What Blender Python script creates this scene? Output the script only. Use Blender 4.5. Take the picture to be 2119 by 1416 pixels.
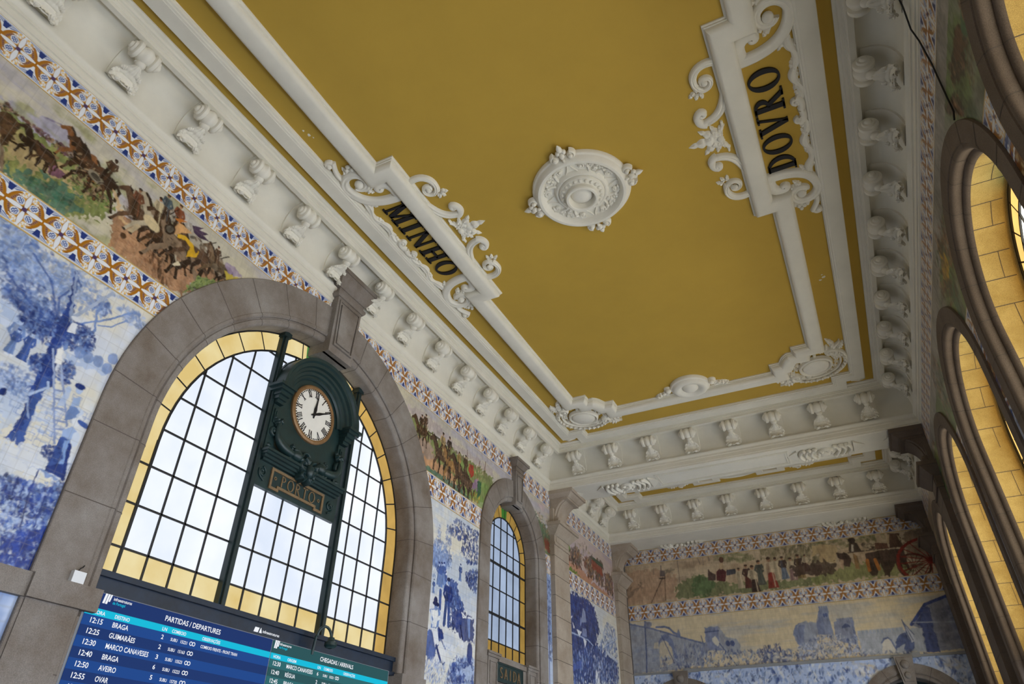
import bpy, math, random
import numpy as np
from mathutils import Matrix, Vector
from mathutils.geometry import tessellate_polygon
for o in list(bpy.data.objects): bpy.data.objects.remove(o, do_unlink=True)
SC = bpy.context.scene
COL = SC.collection
PI = math.pi
# ---------------------------------------------------------------- camera, world, exposure
cd = bpy.data.cameras.new('camera'); cam = bpy.data.objects.new('camera', cd); COL.objects.link(cam)
cam.location = (0, 0, 1.6)
cam.rotation_euler = (math.radians(124.8266), math.radians(-0.4985), math.radians(26.3898))
cd.sensor_width = 36.0; cd.lens = 36.0 * 1403.46 / 2119.0; cd.clip_end = 200
SC.camera = cam
SC.view_settings.view_transform = 'Standard'; SC.view_settings.look = 'None'
SC.view_settings.gamma = 1.0; SC.view_settings.use_curve_mapping = False
SC.view_settings.exposure = -0.10
W_ = bpy.data.worlds.new('sky'); SC.world = W_; W_.use_nodes = True
W_.node_tree.nodes['Background'].inputs[0].default_value = (.75, .85, 1, 1)
W_.node_tree.nodes['Background'].inputs[1].default_value = 1.0
SC.cycles.max_bounces = 10; SC.cycles.diffuse_bounces = 6; SC.cycles.glossy_bounces = 3
SC.cycles.sample_clamp_indirect = 6.0
# brightness of what gives off light (radiance)
L_CLEAR, L_AMBER = 1.08, 0.90          # left wall windows, shaded platform side
R_CLEAR, R_AMBER = 5.2, 1.5            # right wall windows, street side in daylight
R_DOOR = 10.0                          # street doors below them
# ---------------------------------------------------------------- hall dimensions (metres)
XL, XR = -8.0, 2.475
XC = (XL + XR) / 2
YC = 8.23                              # middle of the main bay
Y0, Y1 = 2 * YC - 18.555, 18.555       # main bay between the ceiling beams
YB0, YB1 = 19.70, 24.03                # second bay
YE = 25.3                              # end wall
YK = -9.0                              # wall behind
ZT = 9.92                              # top of the tile friezes
ZC = 11.08                             # yellow ceiling
# ---------------------------------------------------------------- materials
MATS = {}
def mat(name, col, rough=.6, noise=0, nscale=3.0, bump=0, bscale=20, spec=.4, col2=None, metal=0):
    m = bpy.data.materials.new(name); m.use_nodes = True; MATS[name] = m
    nt = m.node_tree; b = nt.nodes['Principled BSDF']
    b.inputs['Roughness'].default_value = rough; b.inputs['Metallic'].default_value = metal
    b.inputs['Specular IOR Level'].default_value = spec
    b.inputs['Base Color'].default_value = (*col, 1)
    tc = nt.nodes.new('ShaderNodeTexCoord')
    if noise or col2:
        n = nt.nodes.new('ShaderNodeTexNoise'); n.inputs['Scale'].default_value = nscale; n.inputs['Detail'].default_value = 8
        n.inputs['Roughness'].default_value = .65
        g = nt.nodes.new('ShaderNodeNewGeometry'); nt.links.new(g.outputs['Position'], n.inputs['Vector'])
        r = nt.nodes.new('ShaderNodeValToRGB'); nt.links.new(n.outputs['Fac'], r.inputs['Fac'])
        c2 = col2 or tuple(c * (1 - noise) for c in col)
        r.color_ramp.elements[0].position = .34; r.color_ramp.elements[1].position = .66
        r.color_ramp.elements[0].color = (*c2, 1); r.color_ramp.elements[1].color = (*col, 1)
        nt.links.new(r.outputs['Color'], b.inputs['Base Color'])
        if nscale < 8 and bump:
            n2 = nt.nodes.new('ShaderNodeTexNoise'); n2.inputs['Scale'].default_value = bscale * 3; n2.inputs['Detail'].default_value = 4
            nt.links.new(g.outputs['Position'], n2.inputs['Vector'])
            mx = nt.nodes.new('ShaderNodeMix'); mx.data_type = 'RGBA'; mx.blend_type = 'OVERLAY'; mx.inputs['Factor'].default_value = .55
            nt.links.new(r.outputs['Color'], mx.inputs['A']); nt.links.new(n2.outputs['Fac'], mx.inputs['B'])
            nt.links.new(mx.outputs['Result'], b.inputs['Base Color'])
    if bump:
        n = nt.nodes.new('ShaderNodeTexNoise'); n.inputs['Scale'].default_value = bscale; n.inputs['Detail'].default_value = 5
        g = nt.nodes.new('ShaderNodeNewGeometry'); nt.links.new(g.outputs['Position'], n.inputs['Vector'])
        bp = nt.nodes.new('ShaderNodeBump'); bp.inputs['Strength'].default_value = bump; bp.inputs['Distance'].default_value = .02
        nt.links.new(n.outputs['Fac'], bp.inputs['Height']); nt.links.new(bp.outputs['Normal'], b.inputs['Normal'])
    return m
def emat(name, col, strength, var=0.0, vscale=1.2, base=(.01, .01, .01), mottled=None):
    m = bpy.data.materials.new(name); m.use_nodes = True; MATS[name] = m
    nt = m.node_tree; b = nt.nodes['Principled BSDF']
    b.inputs['Base Color'].default_value = (*base, 1); b.inputs['Roughness'].default_value = .6; b.inputs['Specular IOR Level'].default_value = .04
    b.inputs['Emission Color'].default_value = (*col, 1); b.inputs['Emission Strength'].default_value = strength
    if var:
        n = nt.nodes.new('ShaderNodeTexNoise'); n.inputs['Scale'].default_value = vscale; n.inputs['Detail'].default_value = 6
        g = nt.nodes.new('ShaderNodeNewGeometry'); nt.links.new(g.outputs['Position'], n.inputs['Vector'])
        r = nt.nodes.new('ShaderNodeValToRGB'); nt.links.new(n.outputs['Fac'], r.inputs['Fac'])
        c2 = mottled or tuple(c * (1 - var) for c in col)
        r.color_ramp.elements[0].position = .3; r.color_ramp.elements[1].position = .7
        r.color_ramp.elements[0].color = (*c2, 1); r.color_ramp.elements[1].color = (*col, 1)
        nt.links.new(r.outputs['Color'], b.inputs['Emission Color'])
    return m
mat('plaster', (.77, .735, .63), .75, noise=.10, nscale=1.1)
mat('plaster_ornament', (.80, .765, .665), .7, noise=.10, nscale=2.2)
mat('yellow_paint', (.51, .325, .045), .7, noise=.10, nscale=.5)
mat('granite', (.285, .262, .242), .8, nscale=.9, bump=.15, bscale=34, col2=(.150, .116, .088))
mat('granite_sunlit', (.44, .375, .305), .8, nscale=1.4, bump=.15, bscale=34, col2=(.33, .265, .20))  # granite of the left pilasters, paler to carry sunlight in its colour
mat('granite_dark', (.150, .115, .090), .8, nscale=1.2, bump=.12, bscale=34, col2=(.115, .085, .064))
mat('granite_gold_lit', (.60, .435, .15), .8, nscale=2.5, bump=.2, bscale=40, col2=(.44, .30, .085))  # right arch soffits: amber window light is put into this stone colour
mat('mortar', (.10, .082, .068), .9)
mat('iron_green', (.012, .036, .037), .42, noise=.35, nscale=6, bump=.05, bscale=30, spec=.5)
mat('lead', (.012, .013, .015), .5)
mat('mullion_green', (.014, .030, .032), .45, noise=.3, nscale=5)
mat('brass', (.30, .17, .075), .45, noise=.3, nscale=12, metal=.3)
mat('old_gold', (.23, .15, .075), .55, noise=.35, nscale=14)
mat('enamel', (.82, .80, .74), .4, noise=.05, nscale=6)
mat('black_paint', (.006, .006, .009), .5)
mat('wall_plain', (.22, .21, .20), .8, noise=.1, nscale=1)
mat('wall_tiled', (.40, .40, .42), .5, noise=.2, nscale=1)
mat('floor_stone', (.10, .095, .085), .5, noise=.15, nscale=1.5)
mat('rail_blue', (.006, .020, .048), .4, noise=.5, nscale=3.5)
mat('metal_gray', (.30, .31, .32), .45, noise=.15, nscale=3)
mat('case_gray', (.19, .21, .24), .45)
mat('box_white', (.72, .74, .76), .5)
mat('rubber', (.012, .012, .012), .6)
emat('glass_clear', (.98, 1.02, 1.10), L_CLEAR, .20, .8, mottled=(.74, .82, .96))
emat('glass_amber', (1.0, .86, .47), L_AMBER, .30, 1.6, mottled=(.86, .64, .24))
emat('glass_amber_shaded', (.80, .50, .13), .85, .3, 2)  # right part of the amber border, dimmed in colour to imitate weaker backlight
emat('glass_clear_dim', (.48, .60, .82), .85, .25, 1.5)
emat('glass_amber_dim', (.52, .32, .07), .80, .35, 3)
emat('glass_green_dim', (.06, .22, .03), .8, .3, 3)
emat('glass_green', (.10, .36, .09), .8, .3, 3)
emat('glass_cream', (1.0, .94, .78), R_CLEAR, .15, 1.2)
emat('glass_gold', (.98, .60, .17), R_AMBER, .25, 2)
emat('glass_teal', (.10, .55, .60), 1.1, .4, 3)
emat('daylight', (.84, .94, 1.10), R_DOOR, .1, 1)
emat('daylight_shade', (.9, .96, 1.0), 1.2, .1, 1)
emat('screen_blue', (.007, .060, .270), 1.0)
emat('screen_blue_dark', (.006, .032, .155), 1.0)
emat('screen_blue_head', (.006, .030, .150), 1.0)
emat('screen_cyan', (.0, .52, .74), 1.0)
emat('screen_teal', (.022, .135, .150), 1.0)
emat('screen_teal_dark', (.018, .085, .095), 1.0)
emat('screen_white', (.93, .95, 1.0), 1.0)
# ---------------------------------------------------------------- mesh builder
class MB:
    def __init__(s): s.v = []; s.f = []
    def add(s, vs, fs):
        n = len(s.v); s.v += [tuple(p) for p in vs]; s.f += [tuple(i + n for i in f) for f in fs]; return s
    def box(s, a, b, c, d, e, f):
        return s.add([(a,c,e),(b,c,e),(b,d,e),(a,d,e),(a,c,f),(b,c,f),(b,d,f),(a,d,f)],
                     [(0,3,2,1),(4,5,6,7),(0,1,5,4),(1,2,6,5),(2,3,7,6),(3,0,4,7)])
    def loft(s, rings, closed=True, cyc=False, cap=False):
        n = len(rings[0]); vs = [p for r in rings for p in r]; fs = []
        m = len(rings)
        for i in range(m if cyc else m - 1):
            j = (i + 1) % m
            for k in range(n if closed else n - 1):
                l = (k + 1) % n
                fs.append((i*n+k, i*n+l, j*n+l, j*n+k))
        if cap and closed:
            fs.append(tuple(range(n-1, -1, -1))); fs.append(tuple((m-1)*n+k for k in range(n)))
        return s.add(vs, fs)
    def sweep(s, prof, path, closed=False, ends=False):
        """profile (offset to the left of travel, height) along a flat path, mitred"""
        P = [Vector(p) for p in path]; n = len(P); rings = []
        for i in range(n):
            if closed or 0 < i < n - 1:
                a = (P[i] - P[i-1]).normalized(); b = (P[(i+1) % n] - P[i]).normalized()
            elif i == 0: a = b = (P[1] - P[0]).normalized()
            else: a = b = (P[i] - P[i-1]).normalized()
            na = Vector((-a.y, a.x)); nb = Vector((-b.y, b.x)); m = (na + nb)
            m = m / max(.15, m.dot(na)) if m.length > 1e-6 else na
            rings.append([(P[i].x + m.x*o, P[i].y + m.y*o, h) for o, h in prof])
        s.loft(rings, closed=False, cyc=closed)
        if ends and not closed:
            for r, rev in ((rings[0], 0), (rings[-1], 1)):
                k = len(s.v); s.v += r; t = tuple(range(k, k+len(r))); s.f.append(t[::-1] if rev else t)
        return s
    def lathe(s, prof, n=32, c=(0,0,0), ax=2, a0=0, a1=2*PI):
        full = abs(a1 - a0 - 2*PI) < 1e-6; m = n if full else n + 1
        rings = []
        for i in range(m):
            t = a0 + (a1 - a0) * i / n
            r_ = []
            for r, h in prof:
                x, y = r*math.cos(t), r*math.sin(t)
                p = (x, y, h) if ax == 2 else ((h, x, y) if ax == 0 else (x, h, y))
                r_.append((p[0]+c[0], p[1]+c[1], p[2]+c[2]))
            rings.append(r_)
        return s.loft(rings, closed=False, cyc=full)
    def ell(s, c, rx, ry, rz, nu=12, nv=8, rot=0):
        rings = []; cr, sr = math.cos(rot), math.sin(rot)
        for j in range(nv + 1):
            ph = -PI/2 + PI*j/nv; r = []
            for i in range(nu):
                t = 2*PI*i/nu; x, y = rx*math.cos(ph)*math.cos(t), ry*math.cos(ph)*math.sin(t)
                r.append((c[0] + x*cr - y*sr, c[1] + x*sr + y*cr, c[2] + rz*math.sin(ph)))
            rings.append(r)
        return s.loft(rings)
    def relief(s, pts, wid, hgt, h0=0, seg=6, groove=0):
        """half-round plaster band along flat points"""
        P = [Vector(p) for p in pts]; n = len(P); rings = []
        f = lambda a, i: a(i/(n-1)) if callable(a) else (a[i] if isinstance(a, (list, tuple)) else a)
        for i in range(n):
            d = (P[min(i+1, n-1)] - P[max(i-1, 0)]); d = d.normalized() if d.length > 1e-9 else Vector((1, 0))
            nn = Vector((-d.y, d.x)); w = f(wid, i); h = f(hgt, i); r = []
            for k in range(seg + 1):
                t = PI*k/seg; c_, s_ = math.cos(t), math.sin(t)
                hh = h*(s_**.7) * (1 - groove*math.exp(-(c_/.28)**2))
                r.append((P[i].x + nn.x*w*c_, P[i].y + nn.y*w*c_, h0 + hh))
            rings.append(r)
        s.loft(rings, closed=False)
        for r, rev in ((rings[0], 1), (rings[-1], 0)):
            k = len(s.v); s.v += r; t = tuple(range(k, k+len(r))); s.f.append(t[::-1] if rev else t)
        return s
    def tube(s, pts, rad, n=8, cap=True):
        P = [Vector(p) for p in pts]; m = len(P); rings = []; up = None
        for i in range(m):
            d = (P[min(i+1, m-1)] - P[max(i-1, 0)]).normalized()
            if up is None: up = d.orthogonal().normalized()
            up = (up - d*up.dot(d)).normalized(); sd = d.cross(up)
            r = rad[i] if isinstance(rad, (list, tuple)) else rad
            rings.append([tuple(P[i] + up*math.cos(2*PI*k/n)*r + sd*math.sin(2*PI*k/n)*r) for k in range(n)])
        return s.loft(rings, cap=cap)
    def poly(s, pts, h0, h1):
        P = [Vector((p[0], p[1], 0)) for p in pts]; n = len(P)
        area = sum(P[i].x*P[(i+1) % n].y - P[(i+1) % n].x*P[i].y for i in range(n))
        if area < 0: P.reverse()
        tri = tessellate_polygon([P])
        vs = [(p.x, p.y, h1) for p in P] + [(p.x, p.y, h0) for p in P]
        fs = []
        for t in tri:
            a, b, c = (P[i] for i in t)
            t = t if (b-a).cross(c-a).z > 0 else t[::-1]
            fs.append(tuple(t)); fs.append(tuple(i + n for i in t[::-1]))
        for i in range(n): j = (i+1) % n; fs.append((i, i+n, j+n, j))
        return s.add(vs, fs)
    def xf(s, M):
        s.v = [tuple(M @ Vector(p)) for p in s.v]; return s
    def join(s, o, M=None):
        return s.add([tuple(M @ Vector(p)) for p in o.v] if M else o.v, o.f)
    def leaf(s, p, ang, L, Wd, lobes=5, h=.05, h0=0, curl=0.0):
        """lobed acanthus leaf in relief"""
        n = lobes*6; cen = []; le = []; ri = []
        for i in range(n + 1):
            t = i/n; a = ang + curl*t
            if i == 0: c = Vector(p)
            else: c = cen[-1] + Vector((math.cos(a), math.sin(a))) * (L/n)
            cen.append(c); nn = Vector((-math.sin(a), math.cos(a)))
            env = Wd*(math.sin(PI*min(1, t*.86+.14))**.75) * (.72 + .28*abs(math.sin(PI*lobes*t)))
            if i == n: env = .002
            le.append(c + nn*env - Vector((math.cos(a), math.sin(a)))*env*.15); ri.append(c - nn*env - Vector((math.cos(a), math.sin(a)))*env*.15)
        rings = []
        for i in range(n + 1):
            t = i/n; hr = h*(math.sin(PI*(.15+.8*t))); lb = .5 + .5*abs(math.sin(PI*lobes*t))
            ml = (cen[i]*.5 + le[i]*.5); mr = (cen[i]*.5 + ri[i]*.5)
            rings.append([(le[i].x, le[i].y, h0), (ml.x, ml.y, h0 + hr*1.05*lb), (cen[i].x, cen[i].y, h0 + hr*.75), (mr.x, mr.y, h0 + hr*1.05*lb), (ri[i].x, ri[i].y, h0)])
        return s.loft(rings, closed=False)
    def build(s, name, m, parent=None, smooth=35, mx=None):
        me = bpy.data.meshes.new(name); me.from_pydata(s.v, [], s.f); me.validate(); me.update()
        if smooth:
            me.shade_smooth(); me.set_sharp_from_angle(angle=math.radians(smooth))
        me.materials.append(MATS[m] if isinstance(m, str) else m)
        o = bpy.data.objects.new(name, me); COL.objects.link(o)
        if parent: o.parent = parent
        if mx is not None: o.matrix_world = mx if not parent else o.matrix_world; 
        if mx is not None and parent: o.matrix_local = mx
        return o
def frame(origin, u, v):
    u, v = Vector(u), Vector(v); h = u.cross(v)
    return Matrix(((u.x, v.x, h.x, origin[0]), (u.y, v.y, h.y, origin[1]), (u.z, v.z, h.z, origin[2]), (0, 0, 0, 1)))
FL = lambda y, z=0, x=XL: frame((x, y, z), (0, 1, 0), (0, 0, 1))       # left wall: u=+y v=+z h=+x
FR = lambda y, z=0, x=XR: frame((x, y, z), (0, -1, 0), (0, 0, 1))      # right wall: u=-y v=+z h=-x
FF = lambda x, z=0, y=YE: frame((x, y, z), (1, 0, 0), (0, 0, 1))       # end wall: u=+x v=+z h=-y
FC1 = lambda x, y, z=ZC: frame((x, y, z), (0, 1, 0), (1, 0, 0))        # ceiling, top towards +x
FC2 = lambda x, y, z=ZC: frame((x, y, z), (0, -1, 0), (-1, 0, 0))      # ceiling, top towards -x
def tag(o, label, cat, group=None):
    o['label'] = label; o['category'] = cat
    if group: o['group'] = group
    return o
def thing(name, mx, label, cat, group=None):
    o = bpy.data.objects.new(name, None); COL.objects.link(o); o.matrix_world = mx; o.empty_display_size = .1
    return tag(o, label, cat, group)
def struct(o, label=None):
    o['kind'] = 'structure'
    if label: o['label'] = label
    return o
def sroot(name, mx, label=None):
    o = bpy.data.objects.new(name, None); COL.objects.link(o); o.matrix_world = mx
    return struct(o, label)
def dup(root, mx, label, group=None):
    r = root.copy(); COL.objects.link(r); r.matrix_world = mx; r['label'] = label
    if group: r['group'] = group
    for ch in list(root.children):
        c = ch.copy(); COL.objects.link(c); c.parent = r
        for g in ch.children:
            d = g.copy(); COL.objects.link(d); d.parent = c
    return r
def arc(cx, cy, r, a0, a1, n):
    return [(cx + r*math.cos(a0 + (a1-a0)*i/n), cy + r*math.sin(a0 + (a1-a0)*i/n)) for i in range(n + 1)]
def spiral(c, r0, r1, a0, turns, n=28):
    """points from the outer radius r0 winding in to r1 (turns may be negative)"""
    return [(c[0] + (r0 + (r1-r0)*(i/n)**.8)*math.cos(a0 + 2*PI*turns*i/n), c[1] + (r0 + (r1-r0)*(i/n)**.8)*math.sin(a0 + 2*PI*turns*i/n)) for i in range(n + 1)]
def bez(p0, p1, p2, p3, n=14):
    out = []
    for i in range(n + 1):
        t = i/n; a, b, c, d = (1-t)**3, 3*t*(1-t)**2, 3*t*t*(1-t), t**3
        out.append((a*p0[0]+b*p1[0]+c*p2[0]+d*p3[0], a*p0[1]+b*p1[1]+c*p2[1]+d*p3[1]))
    return out
# ---------------------------------------------------------------- lettering
def ring_letter(cx, cy, rx, ry, wx, wy, a0=0, a1=2*PI, n=28):
    o = [(cx + rx*math.cos(a0+(a1-a0)*i/n), cy + ry*math.sin(a0+(a1-a0)*i/n)) for i in range(n+1)]
    q = [(cx + (rx-wx)*math.cos(a0+(a1-a0)*i/n), cy + (ry-wy)*math.sin(a0+(a1-a0)*i/n)) for i in range(n+1)]
    return [[o[i], o[i+1], q[i+1], q[i]] for i in range(n)]
def bar(x0, y0, x1, y1, w):
    """stem whose width w is measured along the baseline"""
    return [(x0-w/2, y0), (x0+w/2, y0), (x1+w/2, y1), (x1-w/2, y1)]
def hb(x0, x1, y, w): return [(x0, y-w/2), (x1, y-w/2), (x1, y+w/2), (x0, y+w/2)]
def glyph(ch, k=.17, t=.08, s=.11):
    """(width, quads) of a roman capital one unit high; k stem, t thin stroke, s serif"""
    q = []; ser = lambda x, y, w=k: q.append([(x-w/2-s, y), (x+w/2+s, y), (x+w/2+s, y+.07), (x-w/2-s, y+.07)]) if s else None
    top = .93
    if ch == 'I': q.append(bar(.2, 0, .2, 1, k)); ser(.2, 0); ser(.2, top); w = .4
    elif ch == 'M':
        q += [bar(.16, 0, .16, 1, t), bar(.86, 0, .86, 1, k), bar(.2, 1, .5, .05, k), bar(.5, .05, .82, 1, t)]
        ser(.16, 0, t); ser(.86, 0); ser(.14, top, t); ser(.86, top); w = 1.05
    elif ch == 'N':
        q += [bar(.16, 0, .16, 1, t), bar(.74, 0, .74, 1, t), bar(.18, 1, .72, 0, k)]
        ser(.16, 0, t); ser(.13, top, t); ser(.74, top, t); w = .9
    elif ch == 'H':
        q += [bar(.18, 0, .18, 1, k), bar(.70, 0, .70, 1, k), hb(.18, .70, .52, t)]
        for x in (.18, .70): ser(x, 0); ser(x, top)
        w = .88
    elif ch == 'O': q += ring_letter(.45, .5, .45, .52, k, .07); w = .9
    elif ch == 'D':
        q += [bar(.18, 0, .18, 1, k)] + ring_letter(.22, .5, .56, .5, k, .08, -PI/2, PI/2, 18); ser(.18, 0); ser(.18, top); w = .8
    elif ch == 'V':
        q += [bar(.12, 1, .42, 0, k), bar(.42, 0, .72, 1, t)]; ser(.12, top); ser(.72, top, t); w = .84
    elif ch in 'RP':
        q += [bar(.18, 0, .18, 1, k)] + ring_letter(.24, .74, .38, .26, k*.9, .08, -PI/2, PI/2, 14); ser(.18, 0); ser(.14, top, t)
        w = .66
        if ch == 'R': q.append(bar(.36, .5, .72, 0, k)); ser(.74, 0, k*.6); w = .82
    elif ch == 'X':
        q += [bar(.10, 1, .58, 0, k), bar(.58, 1, .10, 0, t)]
        for x in (.1, .58): ser(x, 0, t); ser(x, top, t)
        w = .68
    elif ch == 'T': q += [bar(.34, 0, .34, 1, k), hb(.02, .66, .95, t*1.2)]; ser(.34, 0); w = .68
    elif ch == 'A': q += [bar(.08, 0, .36, 1, k), bar(.36, 1, .64, 0, k), hb(.2, .52, .34, t)]; w = .72
    elif ch == 'S':
        q += ring_letter(.3, .74, .28, .26, k, .1, .2*PI, 1.5*PI, 14) + ring_letter(.3, .26, .28, .26, k, .1, -.8*PI, .5*PI, 14); w = .6
    else: w = .4
    return w, q
def letters(mb, text, x, y, hgt, h0, h1, sx=1.0, gap=.12, k=.17, t=.08, s=.11, align='l'):
    gl = [glyph(c, k, t, s) for c in text]; tot = (sum(g[0] for g in gl) + gap*(len(gl)-1))*hgt*sx
    if align == 'c': x -= tot/2
    for w, q in gl:
        for p in q: mb.poly([(x + a*hgt*sx, y + b*hgt) for a, b in p], h0, h1)
        x += (w + gap)*hgt*sx
    return mb
def text_obj(name, items, m, parent, h):
    """sans lettering: items (text, u, v of the baseline, cap height, width or None)"""
    mb = MB()
    for tx, u, v, ch, wd in items:
        c = bpy.data.curves.new('t', 'FONT'); c.body = tx; c.size = ch/.70; c.resolution_u = 3; c.offset = .014*c.size
        o = bpy.data.objects.new('t', c); COL.objects.link(o)
        bpy.context.view_layer.update()
        me = bpy.data.meshes.new_from_object(o.evaluated_get(bpy.context.evaluated_depsgraph_get()))
        xs = [q.co.x for q in me.vertices]
        k = wd/(max(xs)-min(xs)) if wd else 1
        mb.add([(u + (q.co.x - min(xs))*k, v + q.co.y, h) for q in me.vertices], [tuple(p.vertices) for p in me.polygons])
        bpy.data.objects.remove(o); bpy.data.curves.remove(c); bpy.data.meshes.remove(me)
    return mb.build(name, m, parent, smooth=0)
# ================================================================ SETTING
def wall(name, mx, u0, u1, z0, z1, ops, T=1.0, n=40):
    """wall slab with round-headed openings (uc, r, spring); front at h=0, back at h=-T"""
    mb = MB()
    def quad(pts):
        mb.add([(a, b, 0) for a, b in pts], [tuple(range(len(pts)))])
        mb.add([(a, b, -T) for a, b in pts], [tuple(range(len(pts)))[::-1]])
    u = u0
    for uc, r, zs in sorted(ops):
        quad([(u, z0), (uc-r, z0), (uc-r, z1), (u, z1)])
        A = arc(uc, zs, r, PI, 0, n)
        for a, b in zip(A, A[1:]): quad([(a[0], a[1]), (b[0], b[1]), (b[0], z1), (a[0], z1)])
        path = [(uc-r, z0)] + A + [(uc+r, z0)]
        mb.loft([[(a, b, -T), (a, b, 0)] for a, b in path], closed=False)
        u = uc + r
    quad([(u, z0), (u1, z0), (u1, z1), (u, z1)])
    return struct(mb.build(name, 'wall_plain', smooth=0, mx=mx))
ARCH_L = [(8.24, 3.20, 5.87), (16.17, 1.45, 7.30)]
ARCH_R = [4.17 - 4.06 - 5.5, 4.17 - 4.06, 4.17, 8.23, 12.29, 16.35, 21.87]  # the first, unseen behind the camera, is added to brighten the far end
ARCH_F = [-6.17, .65]
wall('wall_left', FL(0), YK, YE+.8, 0, ZC+.3, ARCH_L)
wall('wall_right', FR(0), -YE-.8, -YK, 0, ZC+.3, [(-y, 1.62, 7.05) for y in ARCH_R])
wall('wall_far', FF(0), XL-.9, XR+.9, 0, ZC+.3, [(x, 1.32, 3.84) for x in ARCH_F])
struct(MB().box(XL-.9, XR+.9, YK-.3, YK, 0, ZC+.3).build('wall_back', 'wall_tiled', smooth=0))
struct(MB().box(XL-1, XR+1, YK-.3, YE+1, -.2, 0).build('floor', 'floor_stone', smooth=0))
cl = struct(MB().box(XL-1, XR+1, YK-.3, YE+1, ZC, ZC+.25).build('ceiling', 'yellow_paint', smooth=0))
rn = random.Random(4)
for x, y, r in ((.963, 12.87, .045), (.886, 12.95, .03), (.93, 12.78, .02), (-6.50, 5.13, .035), (-6.535, 5.02, .022), (-6.47, 5.20, .015)):      # flaking spots
    fl = MB().poly([(x + r*rn.uniform(.5, 1.2)*math.cos(a*PI/4), y + r*rn.uniform(.5, 1.2)*math.sin(a*PI/4)) for a in range(8)], ZC-.002, ZC+.001).build('flaking_spot', 'plaster', cl, smooth=0)
# ---- ceiling mouldings: closed loops round each bay, profile measured inward from the wall face
def loop(y0, y1, o=0): return [(XL+o, y0+o), (XR-o, y0+o), (XR-o, y1-o), (XL+o, y1-o)]   # anticlockwise: left is inward
cornice = [(-.01, 9.90), (.03, 9.92), (.03, 9.965), (.052, 9.972), (.052, 10.075), (.060, 10.078), (.060, 10.082), (.074, 10.086), (.074, 10.135), (.080, 10.139), (.080, 10.144), (.098, 10.165), (.112, 10.19), (.116, 10.20), (.116, 10.225), (.06, 10.235)]
cove = [(.06, 10.23), (.062, 10.36), (.068, 10.48), (.085, 10.60), (.12, 10.71), (.175, 10.80), (.25, 10.875), (.35, 10.925), (.47, 10.95), (.60, 10.955)]
lip = [(.560, 10.96), (.560, 10.85), (.568, 10.832), (.655, 10.83), (.660, 10.834), (.660, 10.905), (.676, 10.912), (.676, 10.945), (.690, 10.950), (.690, 10.972), (.720, 10.980), (.735, 11.000), (.735, 11.02), (.765, 11.03), (.785, 11.05), (.785, ZC+.01)]
def rel(pr, base): return [(o - base, h) for o, h in pr]
k = 1
for y0, y1 in ((Y0, Y1), (YB0, YB1)):
    for pr, mt in ((cornice, 'plaster'), (cove, 'plaster'), (lip, 'plaster')):
        struct(MB().sweep(pr, loop(y0, y1), closed=True).build('trim_%d' % k, mt, smooth=30)); k += 1
# flat band frame with cut corners (inner edge path, profile goes outward => negative offsets)
def band_path(y0, y1, ex=.60, ey=1.45, far=1.05, sx=1.338, c1=.45, c2=.40):
    xl, xr = XL + sx, XR - sx; a = []
    yf, yn = y1 - far, y0 + far
    a = [(xl+c1, yn), (xr-c1, yn), (xr-c1, yn+c2), (xr, yn+c2), (xr, yf-c2), (xr-c1, yf-c2), (xr-c1, yf), (xl+c1, yf), (xl+c1, yf-c2), (xl, yf-c2), (xl, yn+c2), (xl+c1, yn+c2)]
    return a
band = [(0, ZC+.01), (0, 11.045), (-.018, 11.04), (-.018, 11.01), (-.045, 11.0), (-.052, 10.985), (-.085, 10.978), (-.09, 10.97), (-.335, 10.965), (-.345, 10.975), (-.345, ZC+.01)]
struct(MB().sweep(band, band_path(Y0, Y1), closed=True).build('trim_%d' % k, 'plaster', smooth=30)); k += 1
# half-round frame with steps for the name cartouches and curved corners
RI = 2.19
def roll_path():
    xl, xr, yf, yn = XL + RI, XR - RI, 16.27, 2*YC - 16.27
    c = []                                    # far left corner, walking from the left side to the far side
    c = [(xl, 15.31), (xl+.37, 15.31), (xl+.37, 15.52)] + arc(xl+.37, 15.88, .36, -PI/2+.25, -.25, 8)[0:] 
    c = [(xl, 15.31), (xl+.36, 15.31), (xl+.36, 15.55)] + arc(xl+.36-.10, 15.90, .42, -PI/2+.55, -.35, 8) + [(xl+.72, 15.91), (xl+.96, 15.91), (xl+.96, yf)]
    mir = lambda L: [(XL+XR - x, y) for x, y in L]
    fl = lambda L: [(x, 2*YC - y) for x, y in L]
    left = [(xl, 6.11), (xl+.335, 6.11), (xl+.335, 10.36), (xl, 10.36)]
    path = left + c + mir(c)[::-1] + mir(left)[::-1] + fl(mir(c)) + fl(c)[::-1]
    return path
def dedupe(P):
    o = []
    for p in P:
        if not o or math.hypot(p[0]-o[-1][0], p[1]-o[-1][1]) > .02: o.append(p)
    return o
roll = [(0, ZC+.01), (0, 11.05), (.022, 11.04), (.022, 11.015), (.04, 11.01), (.04, 10.995)] + [(.215 - .175*math.cos(PI*i/14), 10.995 - .115*math.sin(PI*i/14)**.85) for i in range(15)] + [(.39, 11.0), (.40, ZC+.01)]
struct(MB().sweep(roll, dedupe(roll_path()), closed=True).build('trim_%d' % k, 'plaster', smooth=32)); k += 1
# second bay: band and stepped inner frame
struct(MB().sweep(band, band_path(YB0, YB1), closed=True).build('trim_%d' % k, 'plaster', smooth=30)); k += 1
# ---- ceiling beams
bm = MB().box(XL, XR, Y1-.005, YB0+.005, 9.905, ZC).box(XL, XR, YB1-.005, YE, 9.905, ZC)
struct(bm.build('trim_%d' % k, 'plaster', smooth=0)); k += 1
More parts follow.
